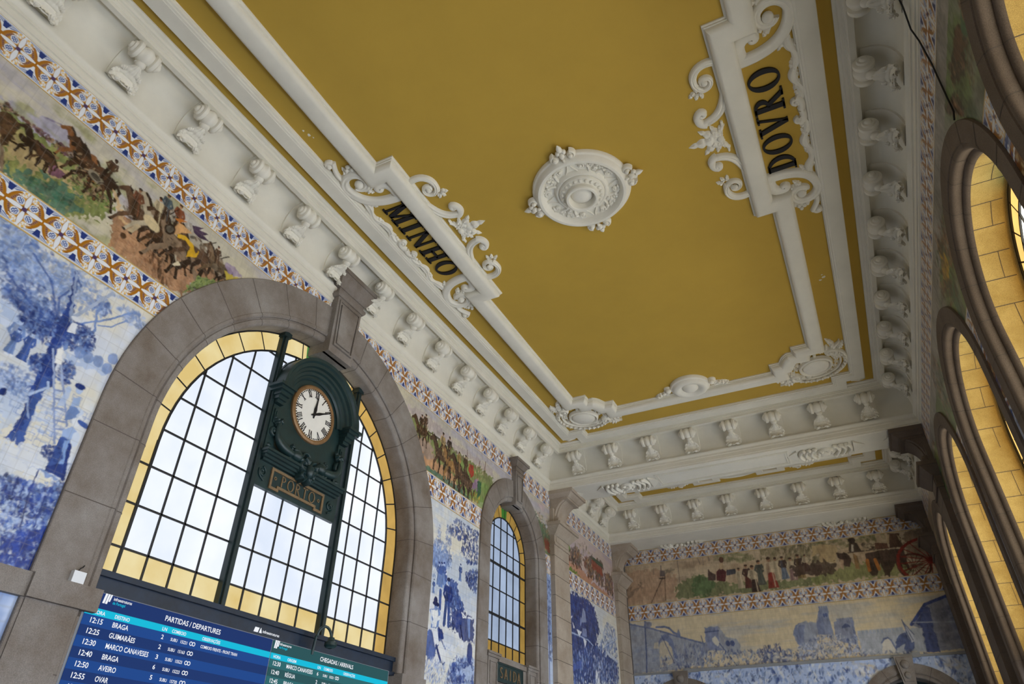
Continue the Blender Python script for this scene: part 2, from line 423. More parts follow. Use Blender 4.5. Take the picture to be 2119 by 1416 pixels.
# soffit panels: sunk long field drawn as raised borders
sf = MB()
for yb, w in (((Y1+YB0)/2, .42),):
    for x0, x1 in ((XC-1.9, XC+1.9),):
        for q in (.0, .06):
            P = [(x0+q, yb-w+q), (x1-q, yb-w+q), (x1-q, yb+w-q), (x0+q, yb+w-q)]
            sf.sweep([(0, 9.91), (0, 9.885), (.03, 9.885), (.03, 9.91)], P, closed=True)
struct(sf.build('trim_%d' % k, 'plaster', smooth=0)); k += 1
# pyramids in the corners of the yellow strips
pm = MB()
for sx_ in (1, -1):
    for yy in (YB1-.60, Y1-1.02):
        x0 = XC + sx_*(XC - XL - 1.15); 
        b = [(x0-.17, yy-.16, ZC), (x0+.17, yy-.16, ZC), (x0+.17, yy+.16, ZC), (x0-.17, yy+.16, ZC), (x0, yy, 10.96)]
        pm.add(b, [(0, 1, 4), (1, 2, 4), (2, 3, 4), (3, 0, 4)])
struct(pm.build('trim_%d' % k, 'plaster', smooth=0)); k += 1
# ---- windows
def window(name, mx, r, zs, z0, depth, cols, rows, border, row0, clear, amber, top, label, heavy_rows=(), mullions=(), ncols_rad=9, side=None, kk=(22, 26)):
    w = sroot(name, mx, label); h = -depth; th = .012
    ri = r - border
    P = [(-ri, z0+row0)] + [(-ri, zs)] + arc(0, zs, ri, PI, 0, 32)[1:-1] + [(ri, zs), (ri, z0+row0)]
    MB().poly(P, h-.02, h).build('clear_glass', clear, w, smooth=0)
    am = MB(); A = arc(0, zs, r, PI, 0, 48); B = arc(0, zs, ri, PI, 0, 48); gr = MB(); rt = MB()
    for i in range(48):
        t = gr if kk[0] <= i < kk[1] else (rt if side and i > 28 else am)
        t.add([(A[i][0], A[i][1], h), (A[i+1][0], A[i+1][1], h), (B[i+1][0], B[i+1][1], h), (B[i][0], B[i][1], h)], [(3, 2, 1, 0)])
    for s in (-1, 1): (am if s < 0 or not side else rt).box(min(s*r, s*ri), max(s*r, s*ri), z0, zs, h-.02, h)
    am.box(-ri, ri, z0, z0+row0, h-.02, h)
    am.build('amber_glass', amber, w, smooth=0); rt.build('amber_glass', side, w, smooth=0) if side else None; gr.build('keystone_pane', top, w, smooth=0)
    c = MB(); bw = .013
    def halfw(z): return ri if z <= zs else math.sqrt(max(0, ri*ri - (z-zs)**2))
    for u in cols:
        zt = zs + math.sqrt(max(0, ri*ri - u*u)) if abs(u) < ri else zs
        c.box(u-bw, u+bw, z0, zt, h-.005, h+.022)
    for z in rows:
        x = halfw(z); b2 = bw*2 if z in heavy_rows else bw
        if x > .1:
            c.box(-x, x, z-b2, z+b2, h-.005, h+.022 + (.02 if z in heavy_rows else 0))
        if z <= zs + .1:
            for s in (-1, 1): c.box(min(s*ri, s*r), max(s*ri, s*r), z-b2, z+b2, h-.005, h+.022)
    for i in range(1, ncols_rad*2):
        a = PI*i/(ncols_rad*2); d = Vector((math.cos(a), math.sin(a))); n = Vector((-d.y, d.x))*bw
        p0, p1 = d*ri, d*r
        c.add([(p0.x-n.x, zs+p0.y-n.y, h+.02), (p1.x-n.x, zs+p1.y-n.y, h+.02), (p1.x+n.x, zs+p1.y+n.y, h+.02), (p0.x+n.x, zs+p0.y+n.y, h+.02)], [(0, 1, 2, 3)])
    for rr, b2 in ((ri, .016), (r-.012, .024)):
        pth = [(-rr, z0)] + arc(0, zs, rr, PI, 0, 40) + [(rr, z0)]
        c.sweep([(-b2, h-.005), (-b2, h+.024), (b2, h+.024), (b2, h-.005)], pth)
    c.build('glazing_bars', 'lead', w, smooth=0)
    for u in mullions:
        zt = zs + math.sqrt(max(0, r*r - u*u)) - .02
        m = MB().box(u-.062, u+.062, z0, zt, h+.02, h+.12).box(u-.035, u+.035, z0, zt, h+.12, h+.16)
        m.box(u-.085, u+.085, zt-.10, zt, h+.02, h+.17)
        m.build('mullion', 'mullion_green', w, smooth=0)
    return w
cw = .403; mL, mR = -1.06, 1.125
colsL = [-2.745, -2.345, -1.94, -1.535, -.62, -.215, .19, .595, 1.54, 1.92, 2.33, 2.735]
w1 = window('window_1', FL(8.25), 3.11, 5.88, 3.95, .35, colsL, [4.357, 4.928, 5.49, 6.06, 6.63, 7.19, 7.76, 8.30], .375, .407, 'glass_clear', 'glass_amber', 'glass_green',
       'big round-arched leaded window with amber border behind the clock', mullions=(mL, mR), ncols_rad=9, side='glass_amber_shaded')
rl = MB().box(-3.12, 3.12, 3.70, 3.95, -.36, -.12).box(-3.12, 3.12, 3.90, 3.97, -.36, -.07).box(-3.12, 3.12, 3.66, 3.72, -.36, -.06)
ro = rl.build('transom_rail', 'rail_blue', w1, smooth=0)
lg = MB()
lg.poly([(-.46, 3.765), (-.38, 3.765), (-.36, 3.83), (-.44, 3.83)], -.12, -.112).poly([(-.35, 3.765), (-.30, 3.765), (-.325, 3.835)], -.12, -.112)
lg.build('rail_logo', 'screen_white', ro, smooth=0)
text_obj('rail_lettering', [('infraestruturas', -.28, 3.775, .04, .35)], 'screen_white', ro, -.115)
window('window_2', FL(16.19), 1.36, 7.30, 4.72, .35, [-.97, -.58, -.19, .19, .58, .97], [5.06, 5.68, 6.32, 6.95, 7.36, 7.95], .38, .34, 'glass_clear_dim', 'glass_amber_dim', 'glass_green_dim',
       'narrow arched leaded window above the exit sign', heavy_rows=(5.68, 6.95), ncols_rad=5)
for i, y in enumerate(ARCH_R):
    window('window_%d' % (3+i), FR(y), 1.44, 7.05, 4.30, .62, [-.7, -.35, 0, .35, .7], [4.75, 5.4, 6.05, 6.7, 7.35], .34, .45, 'glass_cream', 'glass_gold', 'glass_teal', None, ncols_rad=5, kk=(22, 31))
# ---- doors under the windows (street side on the right, platforms on the left)
def door(n, mx, r, z1, depth, em, leaves=2):
    d = sroot('door_%d' % n, mx); h = -depth
    MB().box(-r, r, .02, z1, h-.03, h).build('door_glass', em, d, smooth=0)
    f = MB()
    for u in [-r+.05] + [-r + 2*r*i/(leaves*2) for i in range(1, leaves*2)] + [r-.05]: f.box(u-.035, u+.035, 0, z1, h-.02, h+.05)
    for z in (.12, 1.0, 2.3, z1-.05): f.box(-r, r, z-.05, z+.05, h-.02, h+.05)
    f.build('door_frame', 'mullion_green', d, smooth=0)
door(1, FL(8.25), 3.12, 3.66, .45, 'daylight_shade', 4); door(2, FL(16.17), 1.38, 3.95, .45, 'daylight_shade')
for i, y in enumerate(ARCH_R): door(3+i, FR(y), 1.45, 3.85, .62, 'daylight')
for i, x in enumerate(ARCH_F):
    d = sroot('door_%d' % (20+i), FF(x))
    A = [(-1.22, 0)] + arc(0, 3.84, 1.22, PI, 0, 24) + [(1.22, 0)]
    MB().poly(A, -.7, -.65).build('door_leaf', 'mullion_green', d, smooth=0)
# ================================================================ STONEWORK
def arch_stone(mx, prof, ri, zs, z0, joints, m, label, cat='stone arch', nseg=56, group=None, jw=.006):
    t = thing('stone_arch', mx, label, cat, group)
    path = [(ri, z0)] + [(ri, z0 + (zs-z0)*i/6) for i in range(1, 6)] + arc(0, zs, ri, 0, PI, nseg) + [(-ri, zs - (zs-z0)*i/6) for i in range(1, 7)]
    MB().sweep([(-o, h) for o, h in prof], path, ends=True).build('archivolt', m, t, smooth=28)
    j = MB(); k = 1.0
    vis = [(o, h) for o, h in prof]
    for a in joints:
        for s in (-1, 1):
            p = []
            for o, h in vis:
                rr = ri + o - (.002 if False else 0); da = jw/ri*s
                p.append((rr*math.cos(a+da), zs + rr*math.sin(a+da), h))
            if s == -1: r0 = p
            else: r1 = p
        lift = lambda P: [(x - .003*math.cos(a), y - .003*math.sin(a), z + .003) for x, y, z in P]
        j.loft([lift(r0), lift(r1)], closed=False)
    n = max(2, int((zs-z0)/.85))
    for i in range(1, n + 1):
        z = z0 + (zs-z0)*i/(n+.35)
        for s in (-1, 1):
            j.loft([[(s*(ri+o-.003), z-jw, h+.003) for o, h in vis], [(s*(ri+o-.003), z+jw, h+.003) for o, h in vis]], closed=False)
    j.build('mortar_joints', 'mortar', t, smooth=0)
    return t
def q(cx, cy, r, a0, a1, n=6): return [(cx + r*math.cos(a0+(a1-a0)*i/n), cy + r*math.sin(a0+(a1-a0)*i/n)) for i in range(n+1)]
profL = [(0, -.36), (0, -.03)] + q(.055, -.03, .055, PI, PI/2) + [(.10, .03), (.115, .012), (.135, .012), (.135, .045), (.16, .07), (.20, .07), (.215, .06), (.81, .06), (.82, .05), (.82, -.02)]
jb = [PI*(i+.5)/15 for i in range(15)]
arch_stone(FL(8.24), profL, 3.10, 5.87, 0.0, jb, 'granite', 'huge brown granite arch around the clock window', nseg=72)
profS = [(0, -.36), (0, -.03)] + q(.05, -.03, .05, PI, PI/2) + [(.09, .025), (.10, .012), (.12, .012), (.12, .045), (.14, .06), (.60, .06), (.61, .05), (.61, -.02)]
arch_stone(FL(16.17), profS, 1.36, 7.30, 0.0, [PI*(i+.5)/9 for i in range(9)], 'granite', 'narrow granite arch around the window above the exit sign')
profR = [(.02, -.64), (.02, -.56), (0, -.54), (0, -.17)] + q(.07, -.17, .07, PI, PI/2+.2) + [(.085, -.10), (.085, -.02)] + q(.14, -.02, .055, PI, PI/2) + [(.17, .035), (.18, .05), (.45, .05), (.455, .04), (.455, -.02)]
front = [(o, h) for o, h in profR if not (o <= .02 and h < -.172)]
order = ['nearest arch on the right wall, cut by the top corner of the view', 'second arch on the right wall, the one with a teal pane showing', 'third arch on the right wall from the near end', 'fourth arch on the right wall, just before the ceiling beam', 'last arch on the right wall, in the short bay beyond the beam']
for y, lb in zip(ARCH_R[2:], order):
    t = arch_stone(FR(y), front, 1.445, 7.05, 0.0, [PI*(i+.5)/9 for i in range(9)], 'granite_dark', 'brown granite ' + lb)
    path = [(1.445, 0)] + arc(0, 7.05, 1.445, 0, PI, 40) + [(-1.445, 0)]
    so = MB().sweep([(-.02, -.64), (-.02, -.56), (0, -.54), (0, -.17)], path).build('soffit', 'granite_gold_lit', t, smooth=28)
    so['label'] = 'inner face of the arch, gold window light put into its colour'
    jm = MB()
    for i in range(1, 12):                      # block joints on the soffit
        a = PI*i/12; p0 = lambda d: (1.442*math.cos(a+d), 7.05+1.442*math.sin(a+d))
        jm.add([(*p0(-.004), -.17), (*p0(.004), -.17), (*p0(.004), -.54), (*p0(-.004), -.54)], [(0, 1, 2, 3)])
        if i % 2:
            A = [(1.442*math.cos(a+PI/12*e/4), 7.05+1.442*math.sin(a+PI/12*e/4)) for e in range(5)]
            jm.loft([[(x, z, -.405) for x, z in A], [(x, z, -.397) for x, z in A]], closed=False)
    for s in (-1, 1):
        for i in range(1, 7):
            z = 7.05 - i*.45; jm.box(min(s*1.442, s*1.447), max(s*1.442, s*1.447), z-.005, z+.005, -.54, -.17)
            if i % 2: jm.box(min(s*1.442, s*1.447), max(s*1.442, s*1.447), z-.45, z, -.405, -.397)
    jm.build('soffit_joints', 'mortar', t, smooth=0)
    MB().box(-1.44, 1.44, 3.85, 4.30, -.70, -.20).box(-1.44, 1.44, 4.22, 4.30, -.62, -.14).build('transom_block', 'granite_dark', t, smooth=0)
profF = [(0, -.66), (0, -.02)] + q(.05, -.02, .05, PI, PI/2) + [(.09, .03), (.10, .015), (.13, .015), (.13, .05), (.16, .06), (.38, .06), (.385, -.02)]
for x, lb in zip(ARCH_F, ('brown granite arch on the end wall nearer the left corner', 'brown granite arch on the end wall nearer the right corner')):
    t = arch_stone(FF(x), profF, 1.20, 3.84, 0, [PI*(i+.5)/7 for i in range(7)], 'granite', lb)
    kb = thing('keystone', FF(x), lb.replace('brown granite arch on the', 'keystone with two round bosses over the arch on the'), 'keystone')
    K = MB()
    K.loft([[(-.17, 4.85, h), (.17, 4.85, h), (.26, 5.62, h), (-.26, 5.62, h)] for h in (0, .16)], cap=True)
    K.build('block', 'granite', kb, smooth=0)
    MB().loft([[(-.12, 4.92, h), (.12, 4.92, h), (.20, 5.56, h), (-.20, 5.56, h)] for h in (.16, .19)], cap=True).build('raised_panel', 'granite', kb, smooth=0)
    for z, r in ((5.38, .125), (5.08, .095)): MB().ell((0, z, .19), r, r, r*.7).build('boss', 'granite', kb)
# ---- keystones with little capitals
def tier(mb, half, z0, z1, h, half2=None, h2=None):
    half2 = half if half2 is None else half2; h2 = h if h2 is None else h2
    return mb.loft([[(-half, z0, 0), (half, z0, 0), (half, z0, h), (-half, z0, h)], [(-half2, z1, 0), (half2, z1, 0), (half2, z1, h2), (-half2, z1, h2)]], cap=True)
kt = thing('keystone', FL(8.24), 'tall granite keystone with a moulded capital over the clock window', 'keystone')
s = MB(); tier(s, .345, 8.74, 10.02, .155, .36, .175); s.box(-.345, .345, 8.74, 9.0, -.36, .05); s.build('shaft', 'granite', kt, smooth=0)
s = MB(); tier(s, .20, 8.98, 9.86, .192, .25, .21)
s.sweep([(0, .15), (0, .20), (.03, .20), (.03, .15)], [(-.27, 8.9), (.27, 8.9), (.31, 9.95), (-.31, 9.95)], closed=True); s.build('raised_panel', 'granite', kt, smooth=0)
s = MB(); tier(s, .40, 10.02, 10.07, .20, .43, .225); tier(s, .43, 10.07, 10.12, .225); tier(s, .385, 10.12, 10.22, .19); tier(s, .40, 10.22, 10.27, .21, .44, .25)
tier(s, .44, 10.27, 10.45, .25, .53, .33); tier(s, .53, 10.45, 10.50, .33, .54, .35); tier(s, .55, 10.50, 10.60, .37); s.build('capital', 'granite', kt, smooth=0)
kt = thing('keystone', FL(16.17), 'slim granite keystone over the narrow window above the exit sign', 'keystone')
s = MB(); tier(s, .20, 8.56, 9.55, .13, .25, .15); s.box(-.20, .20, 8.56, 8.8, -.36, .05); s.build('shaft', 'granite', kt, smooth=0)
s = MB(); s.sweep([(0, .12), (0, .175), (.025, .175), (.025, .12)], [(-.14, 8.68), (.14, 8.68), (.19, 9.45), (-.19, 9.45)], closed=True); s.build('raised_panel', 'granite', kt, smooth=0)
s = MB(); tier(s, .27, 9.55, 9.60, .17); tier(s, .25, 9.60, 9.68, .15); tier(s, .27, 9.68, 9.82, .18, .36, .25); tier(s, .40, 9.82, 9.90, .28); s.build('capital', 'granite', kt, smooth=0)
# ---- pilasters carrying the beams
def pilaster(mx, m, label, proj=.15, w=.56, tall=True):
    t = thing('pilaster', mx, label, 'pilaster')
    MB().box(-w, w, 0, 8.22, -.02, proj).box(-w-.05, w+.05, 0, .5, -.02, proj+.06).build('shaft', m, t, smooth=0)
    j = MB()
    for i in range(1, 14):
        z = .5 + i*.57; j.box(-w-.003, w+.003, z-.006, z+.006, proj-.1, proj+.003)
    j.build('mortar_joints', 'mortar', t, smooth=0)
    c = MB(); tier(c, w+.03, 8.22, 8.29, proj+.04); tier(c, w, 8.29, 8.52, proj+.01); c.box(-w+.12, w-.12, 8.33, 8.48, proj, proj+.03)
    tier(c, w+.02, 8.52, 8.56, proj+.03, w+.05, proj+.08); tier(c, w+.05, 8.56, 8.72, proj+.08, w+.16, proj+.22); tier(c, w+.16, 8.72, 8.76, proj+.22, w+.17, proj+.25); tier(c, w+.20, 8.76, 8.86, proj+.30)
    tier(c, w-.02, 8.86, 9.36, proj-.02)
    c.build('capital', m, t, smooth=0)
    # quarter-round console sweeping out to the beam
    cs = MB(); wc = w - .12; prof = []
    o = [(proj-.02 + .42*(1-math.cos(PI/2*i/10)), 9.02 + .62*math.sin(PI/2*i/10)) for i in range(11)]
    for wd, inset in ((wc, 0), (wc-.12, -.035)):
        cs.loft([[(-wd, z, 0), (wd, z, 0), (wd, z, h-inset), (-wd, z, h-inset)] for h, z in o], cap=True)
    for sgn in (-1, 1):
        cs.lathe([(0, -.02), (.10, -.02), (.125, 0), (.125, .10), (.10, .12), (0, .12)], 16, (sgn*(wc-.05)-.05, 9.0, proj+.02), ax=0)
    cs.build('scroll_console', m, t, smooth=30)
    a = MB(); tier(a, w-.10, 9.62, 9.68, .60); tier(a, w-.08, 9.68, 9.76, .62, w-.02, .72); tier(a, w-.02, 9.76, 9.80, .72, w+.02, .75); tier(a, w+.03, 9.80, 9.915, .80)
    a.build('abacus', m, t, smooth=0)
    return t
ym = (18.52 + 19.66)/2
pilaster(FL(ym), 'granite_sunlit', 'granite pilaster on the left wall between the exit arch and the short bay')
pilaster(FL(24.78), 'granite_sunlit', 'granite pilaster in the far left corner against the end wall', w=.50)
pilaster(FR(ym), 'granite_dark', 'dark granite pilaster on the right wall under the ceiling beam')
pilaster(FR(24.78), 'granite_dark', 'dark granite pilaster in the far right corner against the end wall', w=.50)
# ---- string course beside the departures board
t = thing('string_course', FL(0), 'granite string course and impost block at lower left beside the departures board', 'stone moulding')
MB().box(YK+6, 4.33, 3.44, 3.69, -.02, .09).build('band', 'granite', t, smooth=0)
MB().box(4.33, 5.16, 3.44, 3.69, -.30, .13).build('impost_block', 'granite', t, smooth=0)
s = MB().box(4.36, 4.95, 0, 3.44, -.3, .075); s.box(4.95, 5.03, 0, 3.38, -.3, .05); s.build('jamb', 'granite', t, smooth=0)
t = thing('string_course', FL(0), 'granite impost moulding right of the arrivals screen', 'stone moulding')
MB().box(11.32, 12.12, 3.44, 3.69, -.30, .13).build('impost_block', 'granite', t, smooth=0)
MB().box(12.12, 14.2, 3.44, 3.60, -.02, .08).build('band', 'granite', t, smooth=0)
# ---- stone sill with the exit sign
t = thing('exit_sign_block', FL(16.1), 'granite block with two side posts holding the green exit sign', 'stone block')
MB().box(-1.38, 1.38, 3.9, 4.55, -.36, -.04).box(-1.38, 1.38, 4.55, 4.72, -.36, -.16).box(-.75, .75, 4.52, 4.62, -.1, .02).build('block', 'granite', t, smooth=0)
for sgn in (-1, 1):
    p = MB().box(sgn*1.07-.24, sgn*1.07+.24, 3.9, 4.56, -.1, .03); p.box(sgn*1.07-.29, sgn*1.07+.29, 4.56, 4.62, -.1, .06); p.box(sgn*1.07-.32, sgn*1.07+.32, 4.62, 4.67, -.1, .09)
    p.sweep([(0, .02), (0, .05), (.02, .05), (.02, .02)], [(sgn*1.07-.17, 4.0), (sgn*1.07+.17, 4.0), (sgn*1.07+.17, 4.48), (sgn*1.07-.17, 4.48)], closed=True)
    p.build('post', 'granite', t, smooth=0)
t = thing('exit_sign', FL(15.92), 'dark green sign reading SAIDA under the narrow window', 'sign')
MB().box(-.70, .70, 4.10, 4.50, -.03, .02).build('panel', 'iron_green', t, smooth=0)
MB().sweep([(0, .0), (0, .035), (.025, .035), (.025, 0)], [(-.70, 4.10), (.70, 4.10), (.70, 4.50), (-.70, 4.50)], closed=True).build('rim', 'iron_green', t, smooth=0)
for i, ch in enumerate('SAIDA'):
    lm = MB(); letters(lm, ch, -.46 + .23*i, 4.18, .235, .02, .036, sx=1.05, k=.13, t=.09, s=0, align='c'); lm.build('letter', 'old_gold', t, smooth=0)
# ================================================================ PLASTER ORNAMENT
def mirror(mb):
    o = MB(); o.v = [(-x, y, z) for x, y, z in mb.v]; o.f = [f[::-1] for f in mb.f]; return o
def both(mb): return MB().join(mb).join(mirror(mb))
# ---- scroll brackets in the coves
def bracket(mx, label, group):
    t = thing('scroll_bracket', mx, label, 'bracket', group)
    dr = MB(); H, Z = .515, 10.70
    prof = [(0, -.235), (.03, -.235), (.045, -.22), (.05, -.205), (.075, -.20), (.082, -.185), (.085, -.17), (.112, -.165), (.125, -.15), (.125, -.105), (.112, -.095), (.092, -.088), (.098, -.07)]
    prof += [(.098 + .032*math.sin(PI*i/10), -.07 + .14*i/10) for i in range(1, 10)]
    prof += [(r, -h) for r, h in prof[12::-1]]
    dr.lathe([(r*1.2, h*1.08) for r, h in prof], 24, (-.02, Z, H), ax=0); dr.build('scroll', 'plaster_ornament', t, smooth=40)
    b = MB().ell((0, 10.555, .455), .075, .07, .08, 14, 8).ell((0, 10.585, .43), .088, .035, .06, 14, 6); b.build('bud', 'plaster_ornament', t)
    path = [(.43, 10.53), (.40, 10.495), (.34, 10.47), (.27, 10.45), (.21, 10.42), (.17, 10.37), (.155, 10.31), (.165, 10.265), (.20, 10.245), (.225, 10.255)]
    wd = [.06, .08, .115, .155, .19, .205, .19, .16, .12, .10]
    # refine
    pts, ws = [], []
    for i in range(len(path)-1):
        for k in range(4):
            f = k/4; pts.append((path[i][0]*(1-f)+path[i+1][0]*f, path[i][1]*(1-f)+path[i+1][1]*f)); ws.append(wd[i]*(1-f)+wd[i+1]*f)
    pts.append(path[-1]); ws.append(wd[-1])
    lf = MB(); rings = []; n = len(pts); K = 16
    for i, (h, z) in enumerate(pts):
        a = pts[max(i-1, 0)]; b_ = pts[min(i+1, n-1)]; d = Vector((b_[0]-a[0], b_[1]-a[1])).normalized(); nr = Vector((-d.y, d.x))
        if nr.x < 0: nr = -nr
        ph = (i/n*7.0) % 1.0; lob = ph**.6*(1-ph)**.25*1.6; r = []
        for k in range(K+1):
            s = -1 + 2*k/K; e = abs(s)
            w = ws[i]*(.74 + .30*lob*(.4+.6*e))
            bump = .045*max(0, 1-e*2.2) + .040*math.sin(PI*min(1, e*1.05))*(.55+.45*lob) - .03*e**4 - .012*(1 if .30 < e < .42 else 0)
            r.append((w*s, z + nr.y*bump - .05*e*e*(.5 if i < n-6 else 0), h + nr.x*bump + .02))
        rings.append(r)
    lf.loft(rings, closed=False)
    for fr, L in ((.30, .10), (.45, .12), (.60, .125), (.76, .11), (.92, .09)):
        i = int(fr*(n-1)); h, z = pts[i]; a = pts[max(i-2, 0)]; b_ = pts[min(i+2, n-1)]; d = Vector((b_[0]-a[0], b_[1]-a[1])).normalized()
        for sg in (1, -1):
            ax = Vector((sg*.80, d.y*.42 - .10, d.x*.42 + .30)).normalized(); tn = Vector((0, d.y, d.x)); nz_ = ax.cross(tn).normalized()
            if nz_.z < 0: nz_ = -nz_
            tn = nz_.cross(ax)
            M = Matrix(((ax.x, tn.x, nz_.x, sg*ws[i]*.62), (ax.y, tn.y, nz_.y, z - .012), (ax.z, tn.z, nz_.z, h + .025), (0, 0, 0, 1)))
            lf.join(MB().leaf((0, 0), 0, L, .048, 3, .03, 0, curl=-.5*sg), M)
    for k in range(5):
        u = -.10 + .05*k; lf.join(MB().leaf((0, 0), 0, .09, .032, 2, .025, 0), Matrix(((1, 0, 0, u), (0, -.55, .83, 10.275), (0, .83, .55, .20), (0, 0, 0, 1))) @ Matrix.Rotation(PI/2 + (u*-3), 4, 'Z'))
    lf.build('acanthus_leaf', 'plaster_ornament', t, smooth=60)
    bp = MB(); cv = [(h, z) for h, z in cove if z > 10.24][:-1]
    f_ = [(h+.03, z-.018) for h, z in cv]
    bp.loft([[(-.215, z, h) for h, z in f_], [(.215, z, h) for h, z in f_]], closed=False)
    for s in (-.215, .215): bp.loft([[(s, z, h) for h, z in f_], [(s, z+.02, h-.04) for h, z in f_]], closed=False)
    bp.build('back_plate', 'plaster_ornament', t, smooth=40)
    return t
DY, DX = 1.212, 1.18
ordn = ['nearest', 'second', 'third', 'fourth', 'fifth', 'sixth', 'seventh', 'eighth', 'ninth', 'tenth', 'eleventh', 'twelfth', 'thirteenth', 'fourteenth', 'fifteenth']
b0 = None
def put(mx, lb, gr):
    global b0
    if b0 is None: b0 = bracket(mx, lb, gr)
    else: dup(b0, mx, lb, gr)
ks = range(-6, 8)
for i, kk in enumerate(ks):
    put(FL(YC + (kk+.5)*DY), 'white scroll bracket in the left cove, %s counted from the near end' % ordn[i], 'brackets in the left cove')
for i, kk in enumerate(range(-2, 8)):
    put(FR(YC + (kk+.5)*DY), 'shaded white scroll bracket in the right cove, %s counted from the near end' % ordn[i], 'brackets in the right cove')
for i in range(8):
    put(FF(XC + (i-3.5)*DX, 0, Y1), 'white scroll bracket along the front of the ceiling beam, %s from the left' % ordn[i].replace('nearest', 'first'), 'brackets on the ceiling beam')
for i in range(8):
    put(FF(XC + (i-3.5)*DX, 0, YB1), 'white scroll bracket in the cove above the end wall, %s from the left' % ordn[i].replace('nearest', 'first'), 'brackets above the end wall')
for i, y in enumerate((20.72, 21.87, 23.02)):
    for F, sd in ((FL, 'left'), (FR, 'right')):
        put(F(y), 'white scroll bracket on the %s side of the short bay, %s beyond the beam' % (sd, ordn[i].replace('nearest', 'first')), 'brackets in the short bay')
# ---- central rose
t = thing('ceiling_rose', FC1(-2.77, 8.28), 'large round plaster rose at the middle of the yellow ceiling', 'ceiling rose')
MB().lathe([(.905, 0), (.905, .05), (.89, .075), (.865, .085), (.855, .10), (.84, .15), (.80, .185), (.755, .185), (.72, .15), (.70, .09), (.68, .06), (.66, .05), (.64, .045)], 64).build('outer_ring', 'plaster_ornament', t)
MB().lathe([(.70, .045), (.50, .05), (.48, .10), (.455, .125), (.43, .125), (.415, .11), (.41, .15), (.395, .17), (.30, .20)], 64).build('field', 'plaster_ornament', t)
MB().lathe([(.30, .16), (.30, .28), (.285, .30), (.25, .30), (.235, .285), (.225, .20), (.20, .14), (.19, .12)], 48).build('inner_ring', 'plaster_ornament', t)
MB().lathe([(.215, .12), (.20, .17), (.17, .21), (.12, .24), (.06, .255), (0, .26)], 40).build('dome', 'plaster_ornament', t)
bd = MB()
for i in range(22):
    a = 2*PI*i/22; bd.ell((.352*math.cos(a), .352*math.sin(a), .185), .036, .036, .036, 8, 6)
bd.build('bead_row', 'plaster_ornament', t)
so = MB()
for i in range(4):
    a = PI/2*i + PI/4; R = Matrix.Rotation(a - PI/2, 4, 'Z'); m = MB()
    for s in (1, -1):
        m.relief([(s*x, y) for x, y in bez((.06, .46), (.10, .60), (.24, .66), (.34, .56), 12)], .028, .05, .045)
        m.relief([(s*x, y) for x, y in spiral((.265, .545), .075, .015, 0 if s > 0 else 0, 1.1, 18)], .02, .055, .045)
        m.ell((s*.265, .545, .08), .03, .03, .03, 8, 6)
        m.leaf((s*.05, .60), PI/2 - s*.9, .16, .05, 3, .05, .05)
        m.leaf((s*.20, .62), PI/2 - s*1.6, .15, .045, 3, .05, .05)
        m.ell((s*.16, .60, .08), .035, .035, .03, 8, 6)
    m.leaf((0, .50), PI/2, .18, .06, 3, .06, .05); m.ell((0, .66, .08), .035, .03, .03, 8, 6)
    so.join(m, R)
for i in range(4):
    R = Matrix.Rotation(PI/2*i, 4, 'Z'); m = MB()
    for s in (1, -1): m.relief([(s*.02 + s*.09*abs(j/8-.0)**1.5, .68 - .20*j/8) for j in range(9)], .012, .03, .05)
    so.join(m, R)
so.build('strapwork', 'plaster_ornament', t, smooth=50)
for i in range(4):
    a = PI/2*i; m = MB()
    for s in (1, -1):
        m.relief(spiral((s*.145, .905), .085, .02, PI/2, -s*1.15, 22), .032, .10, .05)
        m.ell((s*.145, .905, .15), .045, .045, .045, 10, 8)
    m.ell((0, .95, .13), .05, .06, .06, 10, 8); m.ell((.055, 1.0, .10), .045, .05, .05, 8, 6, ); m.ell((-.055, 1.0, .10), .045, .05, .05, 8, 6)
    m.lathe([(0, .0), (.055, .03), (.05, .09), (.03, .13), (.0, .17)], 10, (0, 1.0, .09), ax=1)
    m.ell((0, .86, .16), .028, .045, .04, 8, 6)
    m.xf(Matrix.Rotation(a, 4, 'Z')); m.build('fleuron', 'plaster_ornament', t, smooth=50)
